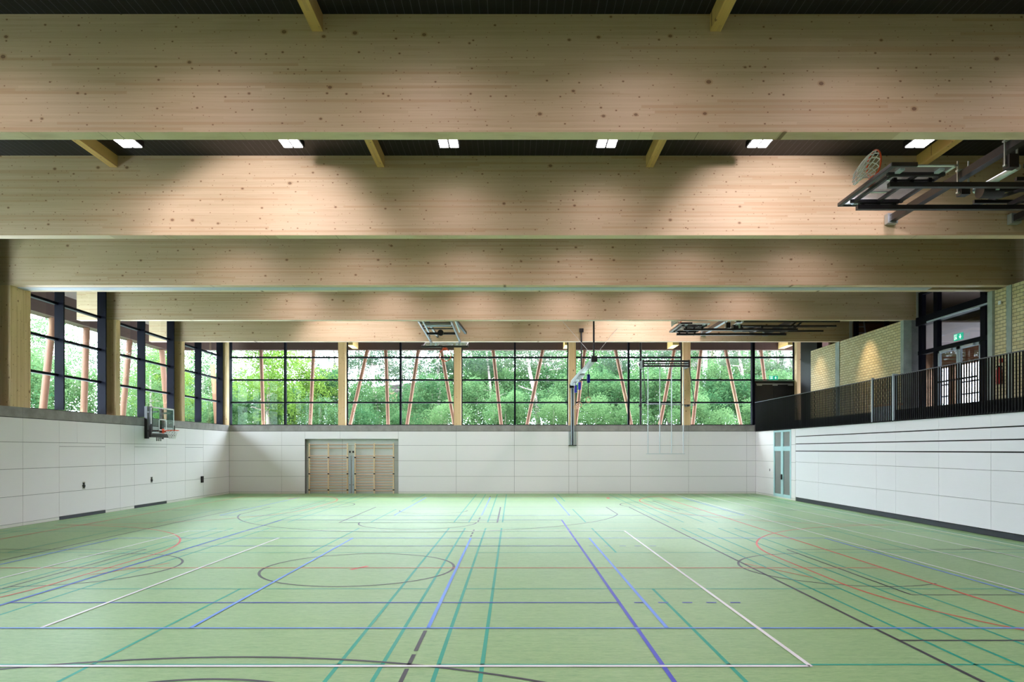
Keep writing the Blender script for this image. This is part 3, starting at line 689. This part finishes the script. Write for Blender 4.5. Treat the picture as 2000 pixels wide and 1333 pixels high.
# ------------------------------------------------------------------ basketball hoops
def board_parts(t, org, u, v, n, net=1, sag=(0, 0, 0), glass=None, frame=True):
    u, v, n = Vector(u).normalized(), Vector(v).normalized(), Vector(n).normalized()
    M = Matrix.Translation(org) @ Matrix((u, v, n)).transposed().to_4x4()
    bo = MB(M).box(-.9, .9, 0, 1.05, -.012, 0).build('backboard', glass or BOARDG, t)
    m = MB(M)
    for a in ((-.9, .9, 1.0, 1.05), (-.9, -.85, 0, 1.05), (.85, .9, 0, 1.05), (-.9, .9, .0, .05), (-.9, .9, .17, .20),
              (-.295, .295, .56, .60), (-.295, .295, .15, .19), (-.295, -.255, .15, .6), (.255, .295, .15, .6)):
        if a == (-.9, .9, .17, .20): continue
        m.box(a[0], a[1], a[2], a[3], .0005, .003)
        m.box(a[0], a[1], a[2], a[3], -.016, -.0125)
    m.build('white_marking', WHITE, bo)
    m = MB(M); m.box(-.94, .94, -.05, .03, -.04, .03); m.box(-.94, -.88, .0, .38, -.04, .03); m.box(.88, .94, 0, .38, -.04, .03)
    bevel(m.build('edge_pad', BLKM, bo), .012)
    rg = MB(M); rg.ring((0, .15, .375), (0, 1, 0), .235, .015, 40, 8)
    rg.box(-.08, .08, .04, .22, .003, .02); rg.box(-.05, .05, .10, .15, .01, .16); rg.bar((-.05, .1, .02), (-.13, .14, .2), .03, .015); rg.bar((.05, .1, .02), (.13, .14, .2), .03, .015)
    ro = rg.build('ring', ORANGE, t)
    if net:
        m = MB(); L = .42*net; N = 12; K = 5; cs = Vector((0, .14, .375)); sag = Vector(sag)
        def pt(i, j):
            fr = j/K; R = .232*(1-fr)**1.2+.115*(1-(1-fr)**1.2); a = 2*math.pi*(i+(.5 if j % 2 else 0))/N
            p = M @ Vector((R*math.cos(a), cs.y-L*fr, cs.z+R*math.sin(a))); return p+sag*fr*fr
        for j in range(K):
            for i in range(N):
                a = pt(i, j)
                bs = (pt(i, j+1), pt(i-1, j+1)) if j % 2 == 0 else (pt(i, j+1), pt(i+1, j+1))
                for b in bs: m.tube(a, b, .009, 5, caps=False)
        m.build('net', NET, ro)
    if frame:
        m = MB(M)
        for a in (-.62, .62): m.box(a-.03, a+.03, .05, 1.0, -.075, -.02)
        for b in (.12, .55, .95): m.box(-.62, .62, b-.025, b+.025, -.075, -.02)
        m.build('board_frame', BLKM, t)
        m = MB(M); 
        for a in (-.72, .72):
            for b in (.2, .85): m.box(a-.09, a+.09, b-.04, b+.04, -.05, -.015)
        m.build('board_clamp', GREYB, t)
    return M
def side_hoop(label, yc, yt0, yt1):
    t = thing('folded_basketball_hoop', label, 'basketball hoop', (8.3, yc, ZB), 'ceiling hoops folded up sideways')
    board_parts(t, Vector((6.18, yc, 6.89)), (0, 1, 0), (1, 0, 0), (0, 0, 1), 1.05 if False else .62, (-.05, 0, -.24))
    ya, yb = yc-.42, yc+.66
    for y in (ya, yb):
        MB().box(6.36, 10.6, y-.045, y+.045, 6.70, 6.78).build('arm', BLKM, t)
        m = MB()
        for x in (6.46, 6.75, 7.05): m.box(x-.03, x+.03, y-.03, y+.03, 6.78, 6.86)
        m.box(6.4, 7.12, y-.03, y+.03, 6.80, 6.83)
        m.build('bracket', BLKM, t)
    for x in (9.25, 10.45): MB().box(x-.04, x+.04, ya-.1, yb+.1, 6.78, 6.86).build('cross_bar', BLKM, t)
    for y in (ya-.15, yb-.15): MB().box(8.55, 12.1, y-.03, y+.03, 6.98, 7.05).build('upper_arm', BLKM, t)
    for y in (ya+.12, yb+.12): MB().box(8.6, 12.1, y-.03, y+.03, 6.86, 6.92).build('link_arm', BLKM, t)
    for x in (8.36, 11.08):
        MB().box(x-.07, x+.07, yt0+.001, yt1-.001, 7.29, 7.43).build('carrier_beam', BLKM, t)
        m = MB(); m.box(x-.11, x+.11, yt1-.16, yt1-.02, 7.25, 7.47); m.build('mounting_shoe', STEEL, t)
        for y in (ya-.1, yb+.05):
            m = MB()
            for dx in (-.1, .1): m.box(x+dx-.012, x+dx+.012, y-.012, y+.012, 7.05, 7.62)
            m.box(x-.12, x+.12, y-.03, y+.03, 7.02, 7.05); m.box(x-.12, x+.12, y-.04, y+.04, 7.43, 7.46)
            m.build('clamp', STEEL, t)
    for y in (ya-.1, yb+.05): MB().box(8.28, 8.44, y-.08, y+.08, 6.98, 7.2).build('bearing', BLKM, t)
    MB().tube((8.55, ya, 7.05), (8.55, yb, 7.05), .055, 14).build('silver_tube', STEEL, t)
    MB().tube((8.42, yc+.35, 6.93), (8.8, yc+.35, 6.93), .13, 18).build('winch_motor', BLKM, t)
    MB().box(8.62, 8.68, yc+.2, yc+.26, 6.9, 7.08).build('lever', mat('lever_green', (.45, .6, .5), .4), t)
    MB().bar((9.3, ya+.1, 6.9), (8.8, yb+.6, 6.95), .05, .05).build('brace', BLKM, t)
    MB().bar((10.5, yb, 6.8), (11.08, yb, 7.3), .06, .06).build('brace', BLKM, t); MB().bar((10.5, ya, 6.8), (11.08, ya, 7.3), .06, .06).build('brace', BLKM, t)
    if yt0 < 15: MB().box(9.6, 12.1, yc-.9, yc-.75, 7.15, 7.32).build('guide_channel', BLKM, t)
    return t
side_hoop('large folded basketball hoop with orange ring and white net at the upper right', 12.12, BY[2]+BT, BY[3])
side_hoop('smaller distant folded basketball hoop above the right back windows', 26.16, BY[6]+BT, BY[7])
# middle hoop
t = thing('ceiling_basketball_hoop', 'basketball hoop folded up before the middle back windows with red bracket', 'basketball hoop', (-2.8, 27, ZB))
cb = Vector((-2.72, 27.6, 6.38)); vv = Vector((0, .955, .30)); nn = Vector((0, .30, -.955))
board_parts(t, cb, (1, 0, 0), vv, nn, 0, frame=False)
bpy.context.view_layer.update()
for x0, x1 in ((-3.52, -3.38), (-2.30, -2.18)):
    MB().bar((x0, 25.75, 7.08), (x1, 28.7, 6.74), .06, .10).build('arm', ALU, t)
    MB().bar((x0+.16, 25.75, 7.08), (x0+.2, 27.3, 6.93), .05, .08).build('inner_arm', STEEL, t)
    MB().bar((x1-.04, 28.6, 6.60), (x1-.06, 28.6, 7.0), .03, .03).build('stay', BLKM, t)
for y, z, h in ((25.75, 7.08, .06), (26.05, 7.04, .04), (26.5, 7.0, .04), (26.9, 6.97, .04)): MB().box(-3.5, -2.3, y-.03, y+.03, z-h/2, z+h/2).build('cross_bar', BLKM, t)
MB().box(-3.35, -2.35, 26.3, 26.4, 6.98, 7.05).build('spreader_plate', STEEL, t)
MB().box(-3.42, -2.28, 27.45, 27.53, 6.84, 6.93).build('main_cross_bar', BLKM, t)
MB().tube((-2.86, 27.36, 6.9), (-2.86, 27.46, 6.9), .12, 18).build('winch_motor', BLKM, t)
MB().bar((-2.16, 25.72, 7.15), (-1.9, 27.9, 6.98), .09, .1).build('side_rail', BLKM, t)
for x in (-3.3, -2.4): MB().box(x-.04, x+.04, BY[6]+BT, BY[7], 7.2, 7.28).build('carrier_beam', BLKM, t)
for x in (-3.3, -2.4): MB().box(x-.02, x+.02, 25.8, 25.84, 7.05, 7.2).build('hanger', BLKM, t)
# wall hoop
t = thing('wall_basketball_hoop', 'glass basketball hoop on black mount on the left white wall', 'basketball hoop', (XL, 27.4, 2.7))
board_parts(t, Vector((-13.85, 27.36, 2.87)), (0, 1, 0), (0, 0, 1), (1, 0, 0), .75, glass=CLEARG, frame=False)
for y, z0 in ((27.36, 2.70), (28.52, 2.70)):
    MB().box(XL+.005, XL+.12, y-.07, y+.07, z0, 3.98).build('mounting_post', BLKM, t)
for z in (3.0, 3.75):
    for y in (27.3, 28.3): MB().bar((XL+.12, y, z), (-13.88, y-.25, z), .06, .06).build('arm', BLKM, t)
MB().box(-13.95, -13.87, 26.5, 26.62, 2.85, 3.92).build('side_upright', BLKM, t)
MB().box(-13.95, -13.87, 26.5, 28.2, 2.74, 2.85).build('lower_crossbar', BLKM, t)
m = MB()
for y in (27.0, 27.15, 27.3): m.tube((-13.9, y, 2.60), (-13.9, y, 2.74), .03, 8)
m.build('spring', ALU, t)

# ------------------------------------------------------------------ wall bars
def wall_bars(px0, pxm, px1, label):
    x0, xm, x1 = [(p-VX)*(YB+.12)/F for p in (px0, pxm, px1)]
    yb = YB+.12
    t = thing('wall_bars', label, 'wall bars', (xm, yb, 0), 'wooden wall bars in the niche')
    for x in (x0, xm, x1): bevel(MB().box(x-.028, x+.028, yb-.05, yb+.05, .0, 2.60).build('upright', BARW, t), .006)
    zs = [2.52, 2.34] + [1.945-.1385*i for i in range(14)]
    for i, z in enumerate(zs):
        m = MB(); yy = yb-.035 if i else yb-.075
        for a, b in ((x0+.028, xm-.028), (xm+.028, x1-.028)): m.tube((a, yy, z), (b, yy, z), .019, 10)
        m.build('rung', RUNGW, t)
    for x in (x0, xm, x1):
        for z in (1.86, 1.02, .19): MB().box(x-.035, x+.055, yb-.062, yb-.04, z-.03, z+.03).build('bracket', BLACK, t)
    return t
wall_bars(604.2, 641.5, 678.8, 'left unit of the wooden wall bars in the back wall niche')
wall_bars(693.8, 731, 768.6, 'right unit of the wooden wall bars in the back wall niche')
for px, l in ((683.5, 'left grey guide rail between the two wall bar units'), (690, 'right grey guide rail between the two wall bar units')):
    x = (px-VX)*(YB+.15)/F
    t = thing('guide_rail', l, 'rail', (x, YB+.18, 0))
    MB().box(x-.035, x+.035, YB+.14, YB+.24, 0, 1.95).build('rail', GREYB, t); MB().box(x-.04, x+.04, YB+.13, YB+.15, 2.1, 2.2).build('hook', BLACK, t); MB().box(x-.015, x+.015, YB+.13, YB+.18, .42, .48).build('bolt', BLACK, t)

# ------------------------------------------------------------------ ring track
t = thing('ring_track', 'silver ceiling track carrying gymnastics rings, reaching from back wall', 'ring track', (3.0, 30, 5.6))
tr = MB(); tr.box(2.93, 3.09, 25.55, 35.3, 5.54, 5.68)
tr.build('rail', ALU, t)
MB().box(2.97, 3.07, 30.2, 35.3, 5.68, 5.78).build('cable_tray', STEEL, t)
for y, z1 in ((25.68, 7.6), (30.32, 7.5)):
    MB().tube((3.01, y, 5.68), (3.01, y, z1), .035, 10).build('hanger_rod', BLKM, t)
    MB().box(2.92, 3.10, y-.05, y+.06, z1-.08, z1+.08).build('hanger_plate', BLKM, t)
MB().box(2.9, 3.12, 25.5, 25.56, 5.5, 5.72).build('end_plate', BLKM, t)
MB().box(2.9, 3.12, 35.28, 35.40, 5.42, 5.6).build('wall_shoe', BLACK, t)
MB().box(2.98, 3.14, 35.36, 35.48, 2.52, 5.45).build('wall_post', GREYB, t)
MB().box(3.035, 3.085, 35.34, 35.36, 2.5, 5.4).build('wall_post_slot', DARKF, t)
MB().box(2.87, 2.93, 35.42, 35.478, 2.5, 3.2).build('guide', STEEL, t); MB().box(3.2, 3.26, 35.42, 35.478, 2.5, 3.2).build('guide', STEEL, t)
MB().box(2.86, 3.27, 35.40, 35.478, 2.46, 2.50).build('stop_plate', BLACK, t)
m = MB()
for i in range(9): m.box(2.9, 3.12, 29.9+i*.55, 30.05+i*.55, 5.46, 5.55)
m.build('trolley', STEEL, t)
for a, b in (((3.01, 25.68, 5.7), (2.2, 30.4, 7.9)), ((3.01, 25.68, 5.7), (4.6, 30.4, 7.6))): MB().tube(a, b, .006, 5).build('stay_wire', STEEL, t)
for y, dx, l in ((28.3, .1, 'gymnastics ring on a strap, nearest and rightmost of the three'), (31.6, .05, 'gymnastics ring on a strap, middle of the three'), (33.2, .02, 'gymnastics ring on a strap, leftmost and closest to the wall')):
    q = thing('gymnastics_ring', l, 'ring', (3+dx, y, 4.3), 'gymnastics rings under the track')
    x = 3.0+dx
    MB().box(x-.055, x+.055, y-.07, y+.07, 5.0, 5.34).build('strap_cover', BLUE, q)
    MB().box(x-.012, x+.012, y-.02, y+.02, 4.42, 5.54).build('strap', STRAP, q)
    MB().ring((x, y, 4.31), (.35, 1, 0), .11, .015, 28, 8).build('wooden_ring', RUNGW, q)

# ------------------------------------------------------------------ climbing poles
YPOLE = 34.6
t = thing('climbing_pole_rig', 'climbing rig of four vertical poles before the right back windows', 'climbing poles', (7.6, YPOLE, 2))
def cp(px, py, Y=YPOLE): return P(px, py, Y)
pxs = [1265.5, 1288.5, 1311.5, 1334.5]
for p in pxs:
    a = cp(p, 712); b = cp(p, 886); MB().tube((a.x, a.y, a.z), (a.x, a.y, b.z), .022, 10).build('pole', STEEL, t)
a, b = cp(1262, 887), cp(1337.5, 887); MB().bar(a, b, .05, .03).build('bottom_bar', STEEL, t)
for py, h in ((706, .09), (711, .06), (715.5, .09)):
    a, b = cp(1256, py), cp(1346, py); MB().bar(a, b, .08, h).build('top_rail', BLKM, t)
for p in (1256, 1345.5): 
    a = cp(p, 704.5); MB().box(a.x-.04, a.x+.04, YPOLE-.06, YPOLE+.8, a.z-.35, a.z+.02).build('rail_end', BLKM, t)
fy = 34.9
MB().tube(P(1255.5, 716, fy), P(1263, 789.5, fy), .022, 8).build('frame_tube', BLKM, t)
MB().tube(P(1346, 716, fy), P(1357, 792, fy), .022, 8).build('frame_tube', BLKM, t)
MB().tube(P(1263, 789.5, fy), P(1357, 792, fy), .022, 8).build('frame_tube', BLKM, t)
MB().tube((6.60, 35.1, 2.4), (6.60, 35.1, 8.0), .001, 3) 
px_ = P(1253, 700, 35.2).x
MB().tube((px_, 35.45, ZS+.002), (px_, 35.45, ZC-.3), .055, 12).build('mast', BLKM, t)
for py in (712, 793): z = P(0, py, 35.2).z; MB().box(px_-.11, px_+.02, 35.3, 35.42, z-.05, z+.05).build('mast_bracket', BLKM, t)
z = P(0, 793, 35.2).z; MB().box(P(1342, 0, 35.2).x-.06, P(1342, 0, 35.2).x+.06, 34.95, 35.5, z-.05, z+.05).build('mast_bracket', BLKM, t)

# ------------------------------------------------------------------ outside: eaves, slanted posts
struct(MB().box(-19.0, 20, 37.35, 37.65, 7.66, 8.6).build('trim_7', BROWN))
struct(MB().box(-19.0, -18.45, -6, 37.4, 7.62, 8.6).build('trim_8', BROWN))
m = MB(); m.box(-19.0, -15.1, -6, 37.4, 8.6, 8.75); m.box(-15.1, 20, 36.0, 37.6, 8.6, 8.75); struct(m.build('ceiling_eaves', SOFF))
for x, l in ((-8.5, 'left'), (3.0-.12, 'middle'), (8.5, 'right'), (14.5, 'far right')):
    tag(MB().box(x-.16, x+.16, 36.02, 37.34, 7.72, 8.05).build('eaves_timber', WYP), 'pale timber end outside under the eaves, %s one seen through back windows' % l, 'timber')
YS = 37.5
posts = [(510, 514.5), (612.5, 606), (717.5, 684), (753.5, 758), (817, 795), (862, 887), (963, 979), (1060, 1029.5), (1142, 1124), (1202, 1233), (1317, 1289), (1369, 1353), (1417, 1447), (1486, 1504)]
for i, (a, b) in enumerate(posts):
    top = P(a, 684, YS); bot = P(b, 830, YS); d = (bot-top)/(top.z-bot.z); bot2 = top+d*(top.z-2.6)
    o = thing('slanted_post', 'round reddish timber post slanting outside the back windows, %s' % (ORD[i]+' from left' if i < 7 else ORD[13-i]+' from right'), 'post', bot2, 'slanted timber posts outside')
    MB().tube(bot2, top+Vector((0, 0, .0)), .095, 14).build('pole', POSTW, o)
    MB().tube(top+d*.0, top+Vector((0, 0, .02)), .12, 12).box(top.x-.1, top.x+.1, top.y-.02, top.y+.02, top.z-.12, top.z).build('steel_shoe', BROWN, o)
def left_pt(px, z, X=-18.7): return Vector((X, -X*F/(VX-px), z))
for i, (a, b) in enumerate(((103, 82), (169, 163), (253, 238), (316, 328), (415, 424))):
    top = left_pt(a, 7.6); bot = left_pt(b, 3.5); d = (bot-top)/(top.z-bot.z); bot2 = top+d*(top.z-2.6)
    o = thing('slanted_post', 'round timber post outside the left windows, %s from the left edge' % ORD[i], 'post', bot2, 'slanted timber posts outside left')
    MB().tube(bot2, top, .14, 14).build('pole', POSTW, o)

# ------------------------------------------------------------------ forest
def crown(seed, n, rx, rz, leaf, blobs, flat=1.0):
    rnd = random.Random(seed); vs = []; fs = []
    bl = []
    for _ in range(blobs):
        a = rnd.uniform(0, 2*math.pi); rr = rnd.uniform(.1, .8)*rx; bl.append((rr*math.cos(a), rr*math.sin(a), rnd.uniform(-.8, .85)*rz, rnd.uniform(.22, .42)*rx))
    for i in range(n):
        bx_, by_, bz_, br = rnd.choice(bl)
        while True:
            p = Vector((rnd.uniform(-1, 1), rnd.uniform(-1, 1), rnd.uniform(-1, 1)))
            if .15 < p.length < 1: break
        p = p.normalized()*(p.length**.45)
        c = Vector((bx_, by_, bz_))+Vector((p.x*br, p.y*br, p.z*br*flat))
        u = Vector((rnd.gauss(0, 1), rnd.gauss(0, 1), rnd.gauss(0, .6))).normalized(); w = u.orthogonal().normalized()
        w = (Matrix.Rotation(rnd.uniform(0, 6.28), 3, u) @ w); s_ = leaf*rnd.uniform(.6, 1.3)
        b = len(vs); vs += [c-u*s_*.5, c+w*s_*.28, c+u*s_*.5, c-w*s_*.28]; fs.append((b, b+1, b+2, b+3))
    me = bpy.data.meshes.new('crown'); me.from_pydata([tuple(v) for v in vs], [], fs); me.update(); return me
CR = {}
for k_, args, mt in (('bush0', (1, 9000, 2.6, 2.4, .17, 26), LEAF), ('bush1', (2, 9000, 2.8, 2.0, .15, 30), LEAF), ('bright', (3, 16000, 3.4, 4.6, .17, 46), LEAFY),
                     ('tree0', (5, 9000, 3.2, 3.0, .16, 34), LEAF), ('pine0', (7, 7000, 3.0, 2.4, .13, 26, .5), LEAFP), ('pine1', (8, 6000, 2.6, 3.0, .13, 22, .45), LEAFP)):
    CR[k_] = crown(*args); CR[k_].materials.append(mt)
def plant(kind, x, y, zc, s, label, cat, name, z0=2.6, trunk=None, lean=0, grp=None, rz=None):
    t = thing(name, label, cat, (x, y, z0), grp)
    o = bpy.data.objects.new('foliage', CR[kind]); C.objects.link(o); o.parent = t; o.location = (lean*(zc-z0)*.8, 0, zc-z0); o.scale = (s, s, s); o.rotation_euler = (0, 0, random.uniform(0, 6.28) if rz is None else rz)
    r0 = trunk or .06
    top = zc+s*1.0
    m = MB(); p0 = Vector((x, y, z0)); pts = [p0]
    nseg = 5
    for i in range(1, nseg+1):
        f_ = i/nseg; pts.append(Vector((x+lean*(top-z0)*f_+random.uniform(-.08, .08)*min(1, r0*5), y, z0+(top-z0)*f_)))
    for a, b, i in zip(pts[:-1], pts[1:], range(nseg)): m.tube(a, b, r0*(1-.14*i), 9, r0*(1-.14*(i+1)), caps=False)
    if trunk:
        for q in range(7):
            zz = z0+(top-z0)*random.uniform(.35, .95); bp = Vector((x+lean*(zz-z0), y, zz)); a = random.uniform(0, 6.28)
            m.tube(bp, bp+Vector((math.cos(a)*1.3*s, math.sin(a)*1.3*s, random.uniform(-.1, .7))), r0*.22, 6, .02)
    m.build('trunk', BARK, t)
    return t
# undergrowth rows behind the back windows
pos_words = ['below the leftmost back window', 'between first and second back column', 'left of the middle hoop', 'behind the middle back window', 'behind the gymnastics rings', 'behind the climbing poles', 'right of the climbing poles', 'near the gallery door', 'beyond the gallery door']
idx = 0
for row, (yy, zc, n_, sc, nm) in enumerate(((44.5, 4.1, 15, .62, 'near row'), (49, 5.3, 14, .9, 'second row'), (56, 6.4, 13, 1.15, 'third row'))):
    for i in range(n_):
        x = -20+44*(i+.5)/n_*(1.0+.08*row)+random.uniform(-.7, .7)-row
        if row == 2 and -15 < x < -6: zz = zc-1.2
        else: zz = zc
        wd = 'left' if x < -9 else ('middle' if x < 5 else 'right')
        plant(random.choice(('bush0', 'bush1')), x, yy+random.uniform(-1, 1), zz+random.uniform(-.5, .5), sc*random.uniform(.9, 1.15),
              'green shrub, %s behind back windows, %s part, %s' % (nm, wd, 'nearest the column' if False else ['one', 'two', 'three', 'four', 'five', 'six', 'seven', 'eight', 'nine', 'ten', 'eleven', 'twelve', 'thirteen', 'fourteen', 'fifteen'][i]+' from the left'), 'shrub', 'shrub', grp='shrubs outside the back windows')
plant('bright', -15.6, 44.0, 7.2, .80, 'bright yellow-green leafy tree filling the leftmost back window', 'tree', 'leafy_tree', trunk=.15)
plant('bright', -13.5, 46.5, 5.6, .6, 'lower bright green tree beside the leftmost back window tree', 'tree', 'leafy_tree', trunk=.12)
trees = [('pine0', 655, 52, 9.6, .9, .16, -.05, 'pine left of the first back column'), ('pine1', 729, 50, 10.2, 1.0, .19, -.13, 'leaning pale trunk pine in the second back window'), ('pine0', 785, 56, 9.8, 1.0, .2, -.02, 'pine beside the second window mullion'),
         ('pine1', 858, 54, 10.2, 1.0, .26, -.02, 'thick pale pine trunk left of the middle hoop column'), ('tree0', 925, 60, 9.6, 1.2, .12, 0, 'dark leafy tree in the middle window left half'), ('pine0', 958, 52, 10.2, 1.0, .15, -.12, 'slim leaning pine in the middle window'),
         ('pine1', 1040, 50, 10.6, 1.0, .2, -.16, 'pale leaning trunk right of the middle mullion'), ('pine0', 1070, 55, 10.4, .9, .16, -.12, 'pale trunk just left of the ring column'), ('tree0', 1150, 62, 9.6, 1.3, .12, 0, 'leafy tree behind the gymnastics rings'),
         ('pine0', 1210, 52, 10.0, .9, .14, .1, 'pine right of the gymnastics rings'), ('pine1', 1300, 50, 10.4, .9, .24, -.1, 'broad pale pine trunk behind the climbing poles'), ('tree0', 1380, 62, 9.0, 1.1, .12, 0, 'leafy tree right of the climbing poles'),
         ('pine1', 1450, 50, 10.2, .9, .22, -.12, 'pale pine trunk left of the gallery mullion'), ('pine0', 1520, 56, 10.2, 1.0, .16, -.03, 'pine above the black gallery door')]
for kd, px, y, zc, s, tr_, ln, l in trees:
    plant(kd, (px-VX)*y/F-ln*4.5, y, zc, s, l, 'tree', 'tree', trunk=tr_, lean=ln)
for i in range(10):
    y = 74+random.uniform(-2, 3); x = -34+8.2*i
    if i in (2, 3): continue
    plant('tree0', x, y, 9.0+random.uniform(-1, 1), 1.7, 'distant green treetop at the forest edge, %s from the left' % ORD[i], 'tree', 'distant_tree', trunk=.15, grp='distant trees')
for i in range(10):
    x = -3.5+3.9*i; y = 61+random.uniform(-1.5, 1.5)
    plant('tree0', x, y, 8.6+random.uniform(-.6, .9), 1.15, 'leafy tree of the row closing the view behind the shrubs, %s from left' % ORD[i], 'tree', 'tree', trunk=.13, grp='leafy trees behind the shrubs')
for i, px in enumerate((700, 760, 820, 990, 1100, 1180, 1250, 1340, 1400, 1500)):
    y = 66+random.uniform(-2, 2)
    plant('pine0' if i % 2 else 'pine1', (px-VX)*y/F, y, 11.2+random.uniform(-.8, .8), .9, 'tall pine crown high in the back windows, %s from left' % ORD[i], 'tree', 'pine_tree', trunk=.2, grp='tall pines behind')
# left side
li = 0
for i in range(12):
    y = 24+4.3*i; x = -27-random.uniform(0, 4)
    plant(random.choice(('bush0', 'bush1', 'tree0')), x, y, 5.0+random.uniform(-.6, .6), 1.15, 'leafy bush outside the left windows, %s from the near end' % ((ORD+['eleventh', 'twelfth'])[i]), 'shrub', 'shrub', grp='bushes outside the left windows')
for i in range(12):
    y = 26+5.5*i; x = -36-random.uniform(0, 5)
    plant(random.choice(('tree0', 'pine0', 'pine1')), x, y, 9.2+random.uniform(-1.5, 1.5), 1.35, 'taller tree beyond the bushes outside the left windows, %s from the near end' % ((ORD+['eleventh', 'twelfth'])[i]), 'tree', 'tree', trunk=.18, grp='trees outside the left windows')
for i in range(4):
    plant('bright' if i == 1 else 'tree0', -21.5-i*1.6, 41+i*4.5, 6.2, .72, '%s green tree near the back left corner, %s from the near side' % ('bright' if i == 1 else 'mid', ORD[i]), 'tree', 'leafy_tree', trunk=.12)
# ground outside
g_ = MB(); N = 30
def gz(x, y):
    d = max(0, y-38, -x-19, x-22); return 2.55+min(d, 60)*.055
vs = [(-90+180*i/N, -20+140*j/N, gz(-90+180*i/N, -20+140*j/N)) for i in range(N+1) for j in range(N+1)]
fs = []
for i in range(N):
    for j in range(N):
        q = [vs[i*(N+1)+j], vs[(i+1)*(N+1)+j], vs[(i+1)*(N+1)+j+1], vs[i*(N+1)+j+1]]
        if all(-16 > p[0] or p[0] > 20.5 or p[1] > 36.5 or p[1] < -10 for p in q): fs.append((i*(N+1)+j, (i+1)*(N+1)+j, (i+1)*(N+1)+j+1, i*(N+1)+j+1))
g_.add(vs, fs); struct(g_.build('ground', GRASS))
# far buildings
def P3(px, py, Y): return P(px, py, Y)
t = thing('timber_pavilion', 'brown timber building with sloping roof beyond the trees', 'building', (-11, 68, 5))
a, b = P(748, 800, 66), P(862, 800, 72)
def prism(p0, p1, zb0, zt0, zt1, dep):
    m = MB(); vs = [(p0.x, p0.y, zb0), (p1.x, p1.y, zb0), (p1.x, p1.y, zt1), (p0.x, p0.y, zt0), (p0.x, p0.y+dep, zb0), (p1.x, p1.y+dep, zb0), (p1.x, p1.y+dep, zt1), (p0.x, p0.y+dep, zt0)]
    return m.add(vs, [(0, 1, 2, 3), (5, 4, 7, 6), (4, 0, 3, 7), (1, 5, 6, 2), (3, 2, 6, 7), (4, 5, 1, 0)])
z0_, z1_ = P(0, 768, 66).z, P(0, 752, 72).z
prism(a, b, 4, z0_, z1_, 6).build('wall', mat('brown_wall', (.30, .16, .12), .8), t)
prism(a+Vector((-1.2, -.8, 0)), b+Vector((.5, -.8, 0)), z0_, z0_+.45, z1_+.5, 8).build('roof', mat('dark_roof', (.10, .07, .08), .7), t)
for i in range(6):
    f_ = (i+.5)/6; c_ = a.lerp(b, f_); z = z0_*(1-f_)+z1_*f_
    fr_ = MB().box(c_.x-.28, c_.x+.28, c_.y-.08, c_.y+.02, z-1.7, z-.3).build('window', WHITE, t); MB().box(c_.x-.2, c_.x+.2, c_.y-.12, c_.y-.08, z-1.6, z-.4).build('pane', DARKF, fr_)
t = thing('slatted_building', 'grey weathered timber building behind trees above the gallery door', 'building', (20, 62, 5))
a, b = P(1340, 700, 62), P(1600, 700, 58)
prism(a, b, 6.6, 12.2, 12.6, 6).build('cladding', CLAD, t)
MB().box(b.x-6, b.x-.5, b.y-.4, b.y+.6, 6.7, 8.2).build('window_band', DARKF, t)
for i in range(9):
    x = a.x+(b.x-a.x)*(i+.3)/9; MB().box(x-.15, x+.15, 57, 57.3, 5, 12.4).build('pillar', mat('pillar_grey', (.6, .6, .62), .7) if i == 0 else bpy.data.materials['pillar_grey'], t)
